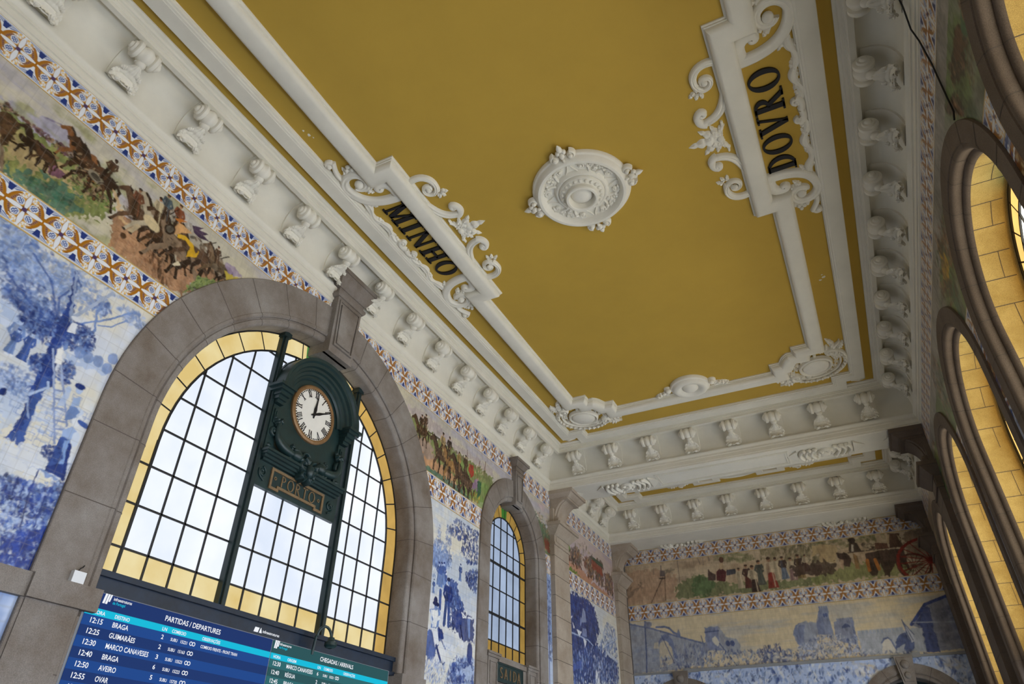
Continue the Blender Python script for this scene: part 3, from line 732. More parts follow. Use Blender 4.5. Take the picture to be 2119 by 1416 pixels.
# ---- name cartouches
def cartouche(mx, text, label, lw):
    t = thing('name_cartouche', mx, label, 'cartouche')
    # u along the name, v = distance from the wall
    m = MB()
    m.relief(bez((1.285, 2.16), (1.26, 1.80), (1.36, 1.36), (1.86, 1.33), 18) + spiral((1.865, 1.615), .285, .10, -PI/2, .92, 30)[1:], lambda f: .105 - .045*f, .10, 0, 8, .25)
    m.ell((1.865, 1.63, .06), .085, .085, .09, 12, 8)
    m.relief(bez((1.34, 2.12), (1.52, 2.16), (1.70, 2.08), (1.66, 1.90), 12) + spiral((1.60, 1.90), .06, .02, 0, -.8, 12)[1:], lambda f: .10*(1-f)**.6 + .022, .09, 0)
    m.relief(bez((2.02, 1.42), (2.20, 1.33), (2.34, 1.44), (2.46, 1.50), 10) + spiral((2.44, 1.40), .085, .02, PI/2, -1.0, 16), lambda f: .05 - .02*f, .08, 0)
    m.ell((2.43, 1.395, .05), .055, .055, .06, 10, 8)
    for (x, y, a, L) in ((2.10, 1.62, .5, .22), (2.12, 1.70, 1.1, .20), (2.08, 1.56, .0, .22), (1.70, 1.62, 2.5, .20), (1.72, 1.70, 2.0, .16)): m.leaf((x, y), a, L, .06, 3, .07, 0)
    for (x, y) in ((2.22, 1.62), (2.28, 1.68), (2.20, 1.72)): m.ell((x, y, .05), .04, .04, .045, 8, 6)
    m.build('end_scroll', 'plaster_ornament', t, smooth=50); mirror(m).build('end_scroll', 'plaster_ornament', t, smooth=50)
    g = MB()
    P = [(1.44 - 1.44*i/36, 1.385 + .05*math.sin(2*PI*i/36*2.2 + .6)) for i in range(34)]
    g.relief(P, lambda f: .045 + .028*abs(math.sin(f*PI*4.4)), lambda f: .05 + .03*abs(math.sin(f*PI*4.4)), 0, 6, .3)
    for i, (x, y) in enumerate(((1.40, 1.47), (1.33, 1.40), (1.02, 1.36), (.84, 1.43), (.60, 1.36), (.40, 1.42))): g.leaf((x, y), (2.6, 3.6, 2.7, 3.5, 2.7, 3.4)[i], .22, .055, 3, .06, 0)
    for x, y in ((1.43, 1.52), (1.36, 1.53), (1.46, 1.42)): g.ell((x, y, .04), .035, .035, .04, 8, 6)
    g.relief(spiral((.20, 1.46), .07, .015, PI, -1.2, 18), .03, .07, 0); g.ell((.20, 1.46, .05), .03, .03, .04, 8, 6)
    g.relief(bez((.27, 1.46), (.2, 1.35), (.08, 1.36), (0, 1.40), 8), .06, .075, 0)
    both(g).build('garland', 'plaster_ornament', t, smooth=50)
    c = MB()
    c.relief(bez((1.47, 2.50), (1.56, 2.78), (1.30, 2.92), (1.08, 2.82), 14)[0:] , .055, .08, 0, 8, .3)
    c.relief(bez((1.50, 2.50), (1.60, 2.86), (1.18, 2.98), (1.05, 2.74), 14) + spiral((1.19, 2.70), .14, .03, PI-.2, .95, 22)[1:], lambda f: .05 - .015*f, .09, 0, 8, .3)
    c.ell((1.19, 2.70, .06), .055, .055, .055, 10, 8)
    for x, y, a in ((1.02, 2.84, 2.7), (1.02, 2.80, 3.3), (1.06, 2.88, 2.2)): c.leaf((x, y), a, .14, .045, 2, .06, 0)
    c.build('crest_scroll', 'plaster_ornament', t, smooth=50); mirror(c).build('crest_scroll', 'plaster_ornament', t, smooth=50)
    s2 = MB()
    s2.relief(bez((.92, 2.46), (.66, 2.50), (.42, 2.58), (.40, 2.88), 16), lambda f: .045 + .075*f*(1.25-f), .085, 0, 8, .35)
    s2.relief(bez((.37, 2.84), (.40, 3.0), (.62, 2.99), (.66, 2.88), 10) + spiral((.60, 2.88), .06, .015, 0, -1, 14)[1:], lambda f: .075 - .045*f, .085, 0)
    s2.relief(bez((.34, 2.62), (.22, 2.60), (.12, 2.66), (.10, 2.74), 8), lambda f: .02 + .03*f, .05, 0)
    s2.build('double_scroll', 'plaster_ornament', t, smooth=50); mirror(s2).build('double_scroll', 'plaster_ornament', t, smooth=50)
    pm = MB()
    for a, L, w_ in ((0, .56, .11), (.55, .44, .085), (1.05, .34, .07), (1.5, .26, .05)): pm.leaf((0, 2.68), PI/2 - a, L, w_, 4, .08, 0, curl=-.25 if a else 0)
    for a, L, w_ in ((.55, .44, .085), (1.05, .34, .07), (1.5, .26, .05)): pm.leaf((0, 2.68), PI/2 + a, L, w_, 4, .08, 0, curl=.25)
    pm.ell((0, 2.70, .05), .07, .06, .06, 10, 8); pm.relief(bez((-.26, 2.60), (-.1, 2.74), (.1, 2.74), (.26, 2.60), 10), .03, .06, 0)
    pm.build('palmette', 'plaster_ornament', t, smooth=50)
    n = thing('ceiling_name', mx, 'black Roman capitals reading %s on the yellow ceiling' % text, 'lettering')
    for ch, x in lw:
        l = MB(); w, qd = glyph(ch, .20, .09)
        for p in qd: l.poly([(x + a*.47, 1.615 + b*.47) for a, b in p], 0, .035)
        l.build('letter', 'black_paint', n, smooth=0)
    return t
def lay(text, u0, u1):
    ws = [glyph(c)[0]*.47 for c in text]; gap = (u1-u0-sum(ws))/(len(text)-1); out = []; x = u0
    for c, w in zip(text, ws): out.append((c, x)); x += w + gap
    return out
cartouche(FC1(XL, YC), 'MINHO', 'white scrolled plaster cartouche round the black name MINHO', lay('MINHO', -1.13, 1.07))
cartouche(FC2(XR, YC), 'DOVRO', 'white scrolled plaster cartouche round the black name DOVRO', lay('DOVRO', -1.21, 1.02))
# ---- corner shields
def shield(mx, label, hand):
    t = thing('corner_shield', mx, label, 'shield ornament', 'corner shields')
    MB().lathe([(.31, 0), (.30, .10), (.27, .125), (.16, .15), (0, .16)], 36).xf(Matrix.Diagonal((1.0, .88, 1, 1))).build('boss', 'plaster_ornament', t)
    MB().lathe([(.40, .02), (.385, .10), (.355, .12), (.33, .10), (.31, .05)], 36).xf(Matrix.Diagonal((1.0, .9, 1, 1))).build('inner_rim', 'plaster_ornament', t)
    b = MB(); r = MB()
    for i in range(15):
        a = PI*1.05 + (PI*.90)*i/14; x, y = .66*math.cos(a), .60*math.sin(a); b.ell((x, y, .075), .038, .038, .045, 8, 6)
    r.relief([(.70*math.cos(PI + PI*i/24), .64*math.sin(PI + PI*i/24)) for i in range(25)], .04, .08)
    r.relief([(.58*math.cos(PI + PI*i/24), .52*math.sin(PI + PI*i/24)) for i in range(25)], .025, .07)
    for s in (1, -1):
        r.relief(spiral((s*.58, .08), .15, .03, -PI/2, s*1.2, 24), .045, .11); r.ell((s*.58, .08, .07), .05, .05, .06, 10, 8)
        for (x, y, a, L) in ((.46, .20, .9, .26), (.50, .16, .3, .30), (.70, .12, .6, .34), (.74, .0, .1, .30), (.40, -.16, -.6, .2), (.46, -.05, -.2, .16), (.3, .36, 1.9, .2), (.78, .18, .9, .36)):
            r.leaf((s*x, y), a if s > 0 else PI-a, L, .065, 4, .09, .0, curl=.5*s)
        r.relief(bez((s*.72, .10), (s*.86, .18), (s*.92, .10), (s*1.02, .2), 10), lambda f: .035*(1-f) + .012, .07)
    for i in range(9):
        a = PI*1.1 + PI*.8*i/8; r.leaf((.42*math.cos(a), .38*math.sin(a)), a, .12, .035, 2, .07)
    for i in range(5):
        a = PI*.25 + PI*.5*i/4; r.leaf((.40*math.cos(a), .36*math.sin(a)), a, .13, .045, 2, .08)
    b.build('bead_row', 'plaster_ornament', t); r.build('scrolled_rim', 'plaster_ornament', t, smooth=50)
    return t
s_ = math.sqrt(.5)
shield(frame((-5.92, 16.40, ZC), (s_, s_, 0), (s_, -s_, 0)) @ Matrix.Scale(1.1, 4), 'oval plaster shield with beaded rim in the far left corner of the yellow ceiling', 1)
shield(frame((XL+XR+5.92, 16.40, ZC), (s_, -s_, 0), (-s_, -s_, 0)) @ Matrix.Scale(1.1, 4), 'oval plaster shield with beaded rim in the far right corner of the yellow ceiling', 1)
# ---- small rose on the far frame
t = thing('frame_rose', FC1(-2.73, 16.03), 'small round plaster rose sitting on the far ceiling frame', 'ceiling rose')
MB().lathe([(.52, 0), (.52, .06), (.50, .09), (.47, .10), (.44, .155), (.38, .185), (.31, .175), (.27, .14), (.25, .13), (.23, .10), (.21, .09)], 48).build('ring', 'plaster_ornament', t)
MB().lathe([(.22, .06), (.20, .12), (.16, .16), (.08, .185), (0, .19)], 32).build('dome', 'plaster_ornament', t)
m = MB()     # frame FC1: u=+y, v=+x
for s in (1, -1):
    m.ell((-.06, s*.58, .08), .085, .085, .085, 12, 8); m.relief(spiral((-.06, s*.58), .11, .05, 0, .8*s, 18), .03, .07)
    for (x, y, a, L) in ((.06, .62, 1.1, .22), (.12, .72, 1.4, .24), (.2, .80, 1.55, .2), (.10, .60, .6, .2)): m.leaf((x, s*y), s*a, L, .06, 3, .09)
    for (x, y) in ((.10, .74), (.16, .84), (.2, .92)): m.ell((x, s*y, .05), .045, .045, .05, 8, 6)
m.build('side_foliage', 'plaster_ornament', t, smooth=50)
# ---- relief panels on the beam soffits
def soffit(mx, label, cut, out):
    t = thing('soffit_ornament', mx, label, 'plaster relief', 'soffit ornaments'); m = MB()
    ok = lambda y: y > -.02 if cut else True
    for s in (1, -1):
        for i in range(3):
            x = s*(.26 + .15*i)
            P = [(x + s*.10*math.sin(PI*j/12), -.30 + .60*j/12) for j in range(13)]
            if cut: P = [(a, b + .30) for a, b in P if b < 0.05]
            m.relief(P, .045, .09, 0, 6)
            for b in ((-.30, .30) if not cut else (.0,)): m.ell((x - s*.02, b, .05), .055, .055, .06, 10, 6)
    if not cut: m.ell((0, 0, .04), .16, .11, .10, 16, 8); m.relief(arc(0, 0, .18, 0, 2*PI, 24), .03, .08)
    for i in range(6):
        a = PI/3*i; 
        if cut and math.sin(a) < -.1: continue
        m.ell((.17*math.cos(a), .14*math.sin(a) + (.08 if cut else 0), .06), .06, .05, .06, 8, 6)
    m.build('shell_scrolls', 'plaster_ornament', t, smooth=50)
    for s in (1, -1):
        w = MB(); x0, x1 = s*.72, s*1.02; y0, y1 = (-.36, .36) if not cut else (0, .30)
        w.add([(x0, y0, 0), (x0, y1, 0), (x0, y0, .05), (x0, y1, .05), (x1, (y0+y1)/2, 0)], [(0, 1, 3, 2), (0, 2, 4), (1, 4, 3), (2, 3, 4), (0, 4, 1)])
        w.build('wedge_panel', 'plaster', t, smooth=0)
        if s != out: continue
        w = MB(); x2, x3 = s*1.75, s*1.45
        w.add([(x2, y0, 0), (x2, y1, 0), (x2, y0, .04), (x2, y1, .04), (x3, (y0+y1)/2, 0)], [(0, 1, 3, 2), (0, 2, 4), (1, 4, 3), (2, 3, 4)])
        w.build('wedge_panel', 'plaster', t, smooth=0)
for xx, lb, out in ((-5.60, 'left', -1), (.08, 'right', 1)):
    soffit(frame((xx, (Y1+YB0)/2, 9.90), (1, 0, 0), (0, -1, 0)), 'white shell relief under the ceiling beam toward the %s wall' % lb, False, out)
    soffit(frame((xx, YE, 9.90), (1, 0, 0), (0, -1, 0)), 'half shell relief cut off by the end wall toward the %s corner' % lb, True, out)
# ---- stepped frame and small cartouche of the short bay
sb = thing('short_bay_frame', FC1(XC, YB1-1.60), 'white stepped plaster frame in the yellow ceiling of the short bay', 'plaster frame')
P = []
fr = MB(); hw = 3.55
pth = [(-1.9, -hw), (-1.9, hw), (0, hw), (0, 1.5), (.24, 1.5), (.24, .62), (.0, .62), (0, -.62), (.24, -.62), (.24, -1.5), (0, -1.5), (0, -hw)]
fr.sweep([(-.02, 0), (-.02, .05), (.0, .07), (.05, .08), (.20, .08), (.22, .05), (.22, 0)], pth[::-1], closed=True); fr.build('moulding', 'plaster', sb, smooth=0)
m = MB()
for s in (1, -1):
    m.relief(spiral((.08, s*1.9), .14, .03, 0, s*1.2, 20), .045, .09); m.leaf((.05, s*1.65), s*1.6, .4, .09, 4, .09); m.leaf((.1, s*2.05), s*1.4, .4, .07, 4, .08)
m.relief(bez((-.05, -.55), (.12, -.2), (.12, .2), (-.05, .55), 14), .06, .09)
m.build('leaf_scrolls', 'plaster_ornament', sb, smooth=50)
# ================================================================ CLOCK, BOARD, FITTINGS
CB = -.27    # back plane of the clock, measured from the wall face
t = thing('station_clock', FL(8.195), 'dark green cast-iron station clock reading PORTO between the window mullions', 'clock')
P = [(-1.04, 5.88), (1.04, 5.88), (1.04, 7.60)] + arc(0, 7.60, 1.04, 0, PI, 30)[1:-1] + [(-1.04, 7.60)]
MB().poly(P, CB-.03, CB+.05).build('back_panel', 'iron_green', t, smooth=0)
H = MB()
hood = [(.66, CB+.05), (.66, CB+.08), (.69, CB+.11), (.73, CB+.11), (.75, CB+.14), (.80, CB+.15), (.82, CB+.19), (.87, CB+.20), (.89, CB+.25), (.95, CB+.26), (.98, CB+.30), (1.04, CB+.31), (1.04, CB-.02)]
H.sweep([(-r, h) for r, h in hood], [(1e-4*math.cos(a), 7.62 + 1e-4*math.sin(a)) for a in []] or arc(0, 7.62, .0001, -.0, PI, 1)) if False else None
rings = []
for i in range(41):
    a = PI*i/40; rings.append([(r*math.cos(a), 7.60 + r*math.sin(a)*.96, h) for r, h in hood])
H.loft(rings, closed=False)
H.build('arched_hood', 'iron_green', t, smooth=30)
for s in (1, -1):
    E_ = MB()
    for x0, x1, z0, z1, h in ((.77, 1.07, 7.54, 7.60, .30), (.75, 1.12, 7.60, 7.65, .34), (.79, 1.02, 7.47, 7.54, .25), (.80, 1.0, 7.40, 7.47, .20), (.81, .97, 7.34, 7.40, .16)):
        E_.box(min(s*x0, s*x1), max(s*x0, s*x1), z0, z1, CB+.02, CB+h)
    E_.build('cornice_ear', 'iron_green', t, smooth=0)
for s in (1, -1):
    pl = MB()
    a, b = sorted((s*.78, s*.97)); pl.box(a, b, 6.35, 7.32, CB+.04, CB+.10); pl.box(a+.04, b-.04, 6.98, 7.24, CB+.10, CB+.125); pl.box(a+.07, b-.07, 7.02, 7.20, CB+.125, CB+.14)
    pl.relief(spiral((s*.86, 6.84), .12, .03, PI/2, s*1.2, 22), .03, .06, CB+.09); pl.ell((s*.86, 6.84, CB+.12), .04, .04, .04)
    pl.leaf((s*.88, 6.62), -PI/2, .26, .07, 4, .05, CB+.09)
    pl.build('side_pilaster', 'iron_green', t, smooth=45)
MB().lathe([(.56, CB+.05), (.56, CB+.09), (.54, CB+.11), (.515, CB+.115), (.49, CB+.105), (.48, CB+.085)], 64, (0, 7.58, 0)).build('bezel', 'brass', t)
d = MB().lathe([(.49, CB+.085), (0, CB+.086)], 64, (0, 7.58, 0)).build('dial', 'enamel', t, smooth=0)
nm = MB(); hN = CB+.091
for i, tx in enumerate(['XII', 'I', 'II', 'III', 'IIII', 'V', 'VI', 'VII', 'VIII', 'IX', 'X', 'XI']):
    a = -2*PI*i/12; l = MB(); letters(l, tx, 0, 0, .118, 0, .004, sx=.62, gap=.02, k=.20, t=.09, s=.07, align='c')
    R = Matrix.Translation((0, 7.58, hN)) @ Matrix.Rotation(a, 4, 'Z') @ Matrix.Translation((0, .325, 0)); nm.join(l, R)
for i in range(60):
    a = 2*PI*i/60; r = .013 if i % 5 else .018; nm.lathe([(r, hN), (r, hN+.004), (0, hN+.004)], 8, (.462*math.cos(a), 7.58 + .462*math.sin(a), 0))
nm.build('numerals', 'black_paint', d, smooth=0)
def hand(name, ang, L, w):
    m = MB(); p = [(-.012, -.08), (.012, -.08), (w, L*.30), (w*.55, L*.52), (.008, L), (-.008, L), (-w*.55, L*.52), (-w, L*.30)]
    m.poly(p, 0, .008); m.lathe([(.03, 0), (.03, .012), (0, .014)], 14)
    m.xf(Matrix.Translation((0, 7.58, hN+.008)) @ Matrix.Rotation(-ang, 4, 'Z')); m.build(name, 'black_paint', d, smooth=0)
hand('hour_hand', math.radians(5), .36, .035); hand('minute_hand', math.radians(62), .46, .028)
sh = MB()
for z0, z1, h, x in ((6.43, 6.47, .25, 1.0), (6.385, 6.43, .21, .98), (6.34, 6.385, .16, .96), (6.30, 6.34, .11, .94)): sh.box(-x, x, z0, z1, CB+.03, CB+h)
sh.build('shelf', 'iron_green', t, smooth=0)
for s in (1, -1):
    dn = MB()      # dolphin: tail curled up at the pilaster, head down on the shelf towards the middle
    c = bez((s*.82, 6.98), (s*.86, 6.66), (s*.66, 6.58), (s*.34, 6.60), 18)
    dn.tube([(x, y, CB+.17) for x, y in c], [.028 + .05*math.sin(PI*(i/18)**1.3*.80) for i in range(19)], 10)
    dn.ell((s*.31, 6.60, CB+.19), .13, .10, .09, 12, 8); dn.ell((s*.20, 6.57, CB+.20), .07, .05, .06, 10, 6); dn.ell((s*.33, 6.68, CB+.20), .09, .05, .05, 10, 6)
    dn.leaf((s*.80, 6.97), PI/2 + s*.5, .20, .06, 3, .07, CB+.12); dn.leaf((s*.82, 6.97), PI/2 - s*.6, .18, .06, 3, .07, CB+.12); dn.leaf((s*.45, 6.66), PI/2 + s*.3, .14, .05, 3, .06, CB+.16)
    for i in range(4): dn.leaf((s*(.30+.06*i), 6.56), -PI/2 - s*.4 + .2*i, .12, .04, 2, .05, CB+.15)
    dn.build('dolphin', 'iron_green', t, smooth=50)
cr = MB()
for s in (1, -1):
    cr.relief(spiral((s*.13, 6.50), .13, .03, PI/2, s*1.3, 26), .04, .14, CB+.12); cr.relief(spiral((s*.10, 6.32), .08, .03, -PI/2, -s*1.2, 22), .04, .16, CB+.10)
    cr.leaf((s*.05, 6.36), PI/2 - s*1.1, .25, .08, 4, .1, CB+.15)
cr.ell((0, 6.62, CB+.14), .085, .10, .10, 12, 8); cr.relief(arc(0, 6.70, .09, 0, 2*PI, 20), .025, .06, CB+.08); cr.ell((0, 6.42, CB+.24), .09, .13, .09, 12, 8)
cr.build('scroll_crest', 'iron_green', t, smooth=50)
Pq = [(-.68, 5.98), (-.44, 5.98), (-.44, 6.03), (.44, 6.03), (.44, 5.98), (.68, 5.98), (.68, 6.28), (-.68, 6.28)]
Pq = [(-.66, 5.915), (-.44, 5.915), (-.44, 5.965), (.44, 5.965), (.44, 5.915), (.66, 5.915), (.66, 6.275), (-.66, 6.275)]
MB().sweep([(0, CB+.04), (0, CB+.075), (.045, CB+.075), (.045, CB+.04)], Pq, closed=True).build('plaque_frame', 'old_gold', t, smooth=0)
for i, ch in enumerate('PORTO'):
    l = MB(); letters(l, ch, -.36 + .18*i, 6.025, .19, CB+.05, CB+.066, sx=.95, k=.13, t=.08, s=0, align='c'); l.build('letter', 'old_gold', t, smooth=0)
l = MB()
for s in (1, -1): l.lathe([(.03, CB+.05), (.03, CB+.064), (.016, CB+.064), (.016, CB+.05)], 12, (s*.54, 6.12, 0))
l.build('plaque_bosses', 'old_gold', t, smooth=0)
sc = MB()
for s in (1, -1): sc.relief(spiral((s*.85, 6.12), .09, .02, PI/2, s*1.2, 22), .018, .03, CB+.05); sc.relief(bez((s*.92, 6.16), (s*.94, 6.0), (s*.80, 6.02), (s*.80, 5.98), 8), .016, .03, CB+.05)
sc.build('corner_scrolls', 'iron_green', t, smooth=45)
# ---- departures board
BH = .05
t = thing('departures_board', FL(0), 'wide electronic board with blue departures and teal arrivals screens', 'display board')
MB().box(5.04, 11.02, 2.30, 3.69, BH-.20, BH-.012).build('casing', 'case_gray', t, smooth=0)
def screen(name, u0, u1, head, strip, rows, light, dark, lab):
    s = MB().box(u0, u1, 3.51, 3.68, BH-.01, BH).build(name, head, t, smooth=0); s['label'] = lab
    MB().box(u0, u1, 3.43, 3.51, BH-.01, BH+.001).build('heading_strip', strip, s, smooth=0)
    for i in range(rows):
        z1 = 3.43 - .1145*i; MB().box(u0, u1, max(2.32, z1-.1145), z1, BH-.01, BH).build('row_stripe', light if i % 2 == 0 else dark, s, smooth=0)
    return s
A_ = screen('departures_screen', 5.07, 8.035, 'screen_blue_head', 'screen_cyan', 9, 'screen_blue', 'screen_blue_dark', 'blue departures screen')
B_ = screen('arrivals_screen', 8.06, 10.99, 'screen_teal_dark', 'screen_cyan', 9, 'screen_teal', 'screen_teal_dark', 'teal arrivals screen')
r = lambda i: 3.35 - .1145*i
I = [('PARTIDAS / DEPARTURES', 6.13, 3.562, .062, .915)]
I += [(a, u, 3.447, .040, w) for a, u, w in (('HORA', 5.17, .15), ('DESTINO', 5.45, .20), ('LN', 6.13, .07), ('COMBOIO', 6.28, .22), ('OBSERVAÇÕES', 6.77, .31))]
for i, (hm, ds, w, ln, nr) in enumerate((('12:15', 'BRAGA', .215, '2', '15221'), ('12:25', 'GUIMARÃES', .35, '2', '15163'), ('12:30', 'MARCO CANAVESES', .585, '3', '15523'), ('12:40', 'BRAGA', .215, '6', '15223'), ('12:50', 'AVEIRO', .222, '5', '15730'), ('12:55', 'OVAR', .165, '6', '15831'), ('13:05', 'PENAFIEL', .27, '4', '15627'), ('13:15', 'BRAGA', .215, '2', '15225'))):
    z = r(i); I += [(hm, 5.163, z, .056, .158), (ds, 5.452, z, .055, w), (ln, 6.145, z, .05, .035), ('SUBU', 6.29, z+.002, .036, .105), (nr, 6.446, z+.002, .036, .105)]
I += [('COMBOIO FRENTE - FRONT TRAIN', 6.774, 3.352, .037, .645), ('infraestruturas', 5.365, 3.632, .034, .25)]
text_obj('departures_lettering', I, 'screen_white', A_, BH+.004)
J = [('CHEGADAS / ARRIVALS', 9.13, 3.562, .062, .845)]
J += [(a, u, 3.447, .040, w) for a, u, w in (('HORA', 8.11, .15), ('ORIGEM', 8.41, .19), ('LN', 9.10, .07), ('COMBOIO', 9.25, .22), ('OBSERVAÇÕES', 9.745, .31))]
for i, (hm, ds, w, ln) in enumerate((('12:30', 'MARCO CANAVESES', .59, '6'), ('12:40', 'RÉGUA', .22, '2'), ('12:45', 'BRAGA', .215, '5'), ('12:50', 'GUIMARÃES', .35, '3'), ('12:55', 'AVEIRO', .222, '4'), ('13:05', 'OVAR', .165, '6'))):
    z = r(i); J += [(hm, 8.127, z, .056, .158), (ds, 8.412, z, .055, w), (ln, 9.105, z, .05, .035), ('SUBU', 9.25, z+.002, .036, .105), ('15521', 9.41, z+.002, .036, .105)]
J += [('infraestruturas', 8.195, 3.632, .034, .25)]
text_obj('arrivals_lettering', J, 'screen_white', B_, BH+.004)
text_obj('departures_sublogo', [('de Portugal', 5.365, 3.588, .032, .17)], 'screen_cyan', A_, BH+.004)
text_obj('arrivals_sublogo', [('de Portugal', 8.195, 3.588, .032, .17)], 'screen_cyan', B_, BH+.004)
for S_, u in ((A_, 5.235), (B_, 8.085)):
    m = MB(); h = BH+.003
    for a, b, c, d_ in ((0, .028, 0, .11), (.036, .062, .0, .11), (.07, .09, .03, .11)): m.poly([(u+a, 3.575+c), (u+b, 3.575+c), (u+b+.012, 3.575+d_), (u+a+.012, 3.575+d_)], h, h+.001)
    m.build('logo', 'screen_white', S_, smooth=0)
for S_, u0, n in ((A_, 6.635, 8), (B_, 9.60, 6)):
    m = MB(); h = BH+.003
    for i in range(n):
        z = r(i)+.024
        for dx in (-.022, .022): m.sweep([(0, h), (0, h+.001), (.009, h+.001), (.009, h)], arc(u0+dx, z, .026, 0, 2*PI, 12)[:-1], closed=True)
    m.build('train_icons', 'screen_white', S_, smooth=0)
# ---- white box, lamp arm, end-wall conduit, cable
t = thing('junction_box', FL(4.82, 3.755, XL+.06), 'small white box standing on the stone impost beside the window', 'box')
MB().box(-.075, .075, -.063, .063, .0, .06).build('box', 'box_white', t, smooth=0)
MB().tube([(-.02, .06, .03), (-.0, .10, .03), (.03, .12, .02), (.05, .15, .0)], .006, 6).build('wire', 'rubber', t)
t = thing('spot_lamp', FL(9.03, 0, XL+.05), 'dark gooseneck spotlight on the rail over the arrivals screen', 'lamp')
MB().tube([(-.11, 3.62, .0), (-.11, 3.88, .03)] + [(-.11 + .125*(1-math.cos(PI*i/10)), 3.90 + .15*math.sin(PI*i/10), .05+.008*i) for i in range(11)] + [(.14, 3.86, .13)], .022, 10).build('arm', 'iron_green', t)
MB().lathe([(0, .10), (.05, .10), (.06, .05), (.095, .03), (.10, -.02), (.08, -.05), (.05, -.06), (0, -.06)], 20, (.13, 3.80, .14), ax=1).build('lamp_head', 'iron_green', t)
MB().ell((.13, 3.765, .14), .05, .04, .05).build('lens', 'lead', t)
t = thing('conduit', FF(0), 'long grey metal conduit running across the end wall tiles', 'conduit')
c = MB().box(-7.84, -6.05, 5.585, 5.645, 0, .05).box(-5.55, 1.02, 5.60, 5.68, 0, .07).box(1.02, 2.30, 5.585, 5.645, 0, .05)
c.build('trunking', 'metal_gray', t, smooth=0)
MB().box(-6.05, -5.83, 5.57, 5.71, 0, .08).box(-5.83, -5.55, 5.58, 5.69, 0, .075).box(.92, 1.14, 5.57, 5.71, 0, .085).box(2.12, 2.32, 5.57, 5.66, 0, .07).build('coupling', 'metal_gray', t, smooth=0)
t = thing('cable', FR(0), 'thin black cable trailing down over the right wall frieze', 'cable')
MB().tube([(-6.15, 10.28, .20), (-6.38, 10.10, .14), (-6.62, 9.95, .10), (-6.72, 9.80, .05), (-6.8, 9.4, .03), (-6.9, 8.9, .03), (-6.95, 8.62, .03), (-6.97, 8.50, .06)], .011, 6).build('wire', 'rubber', t)
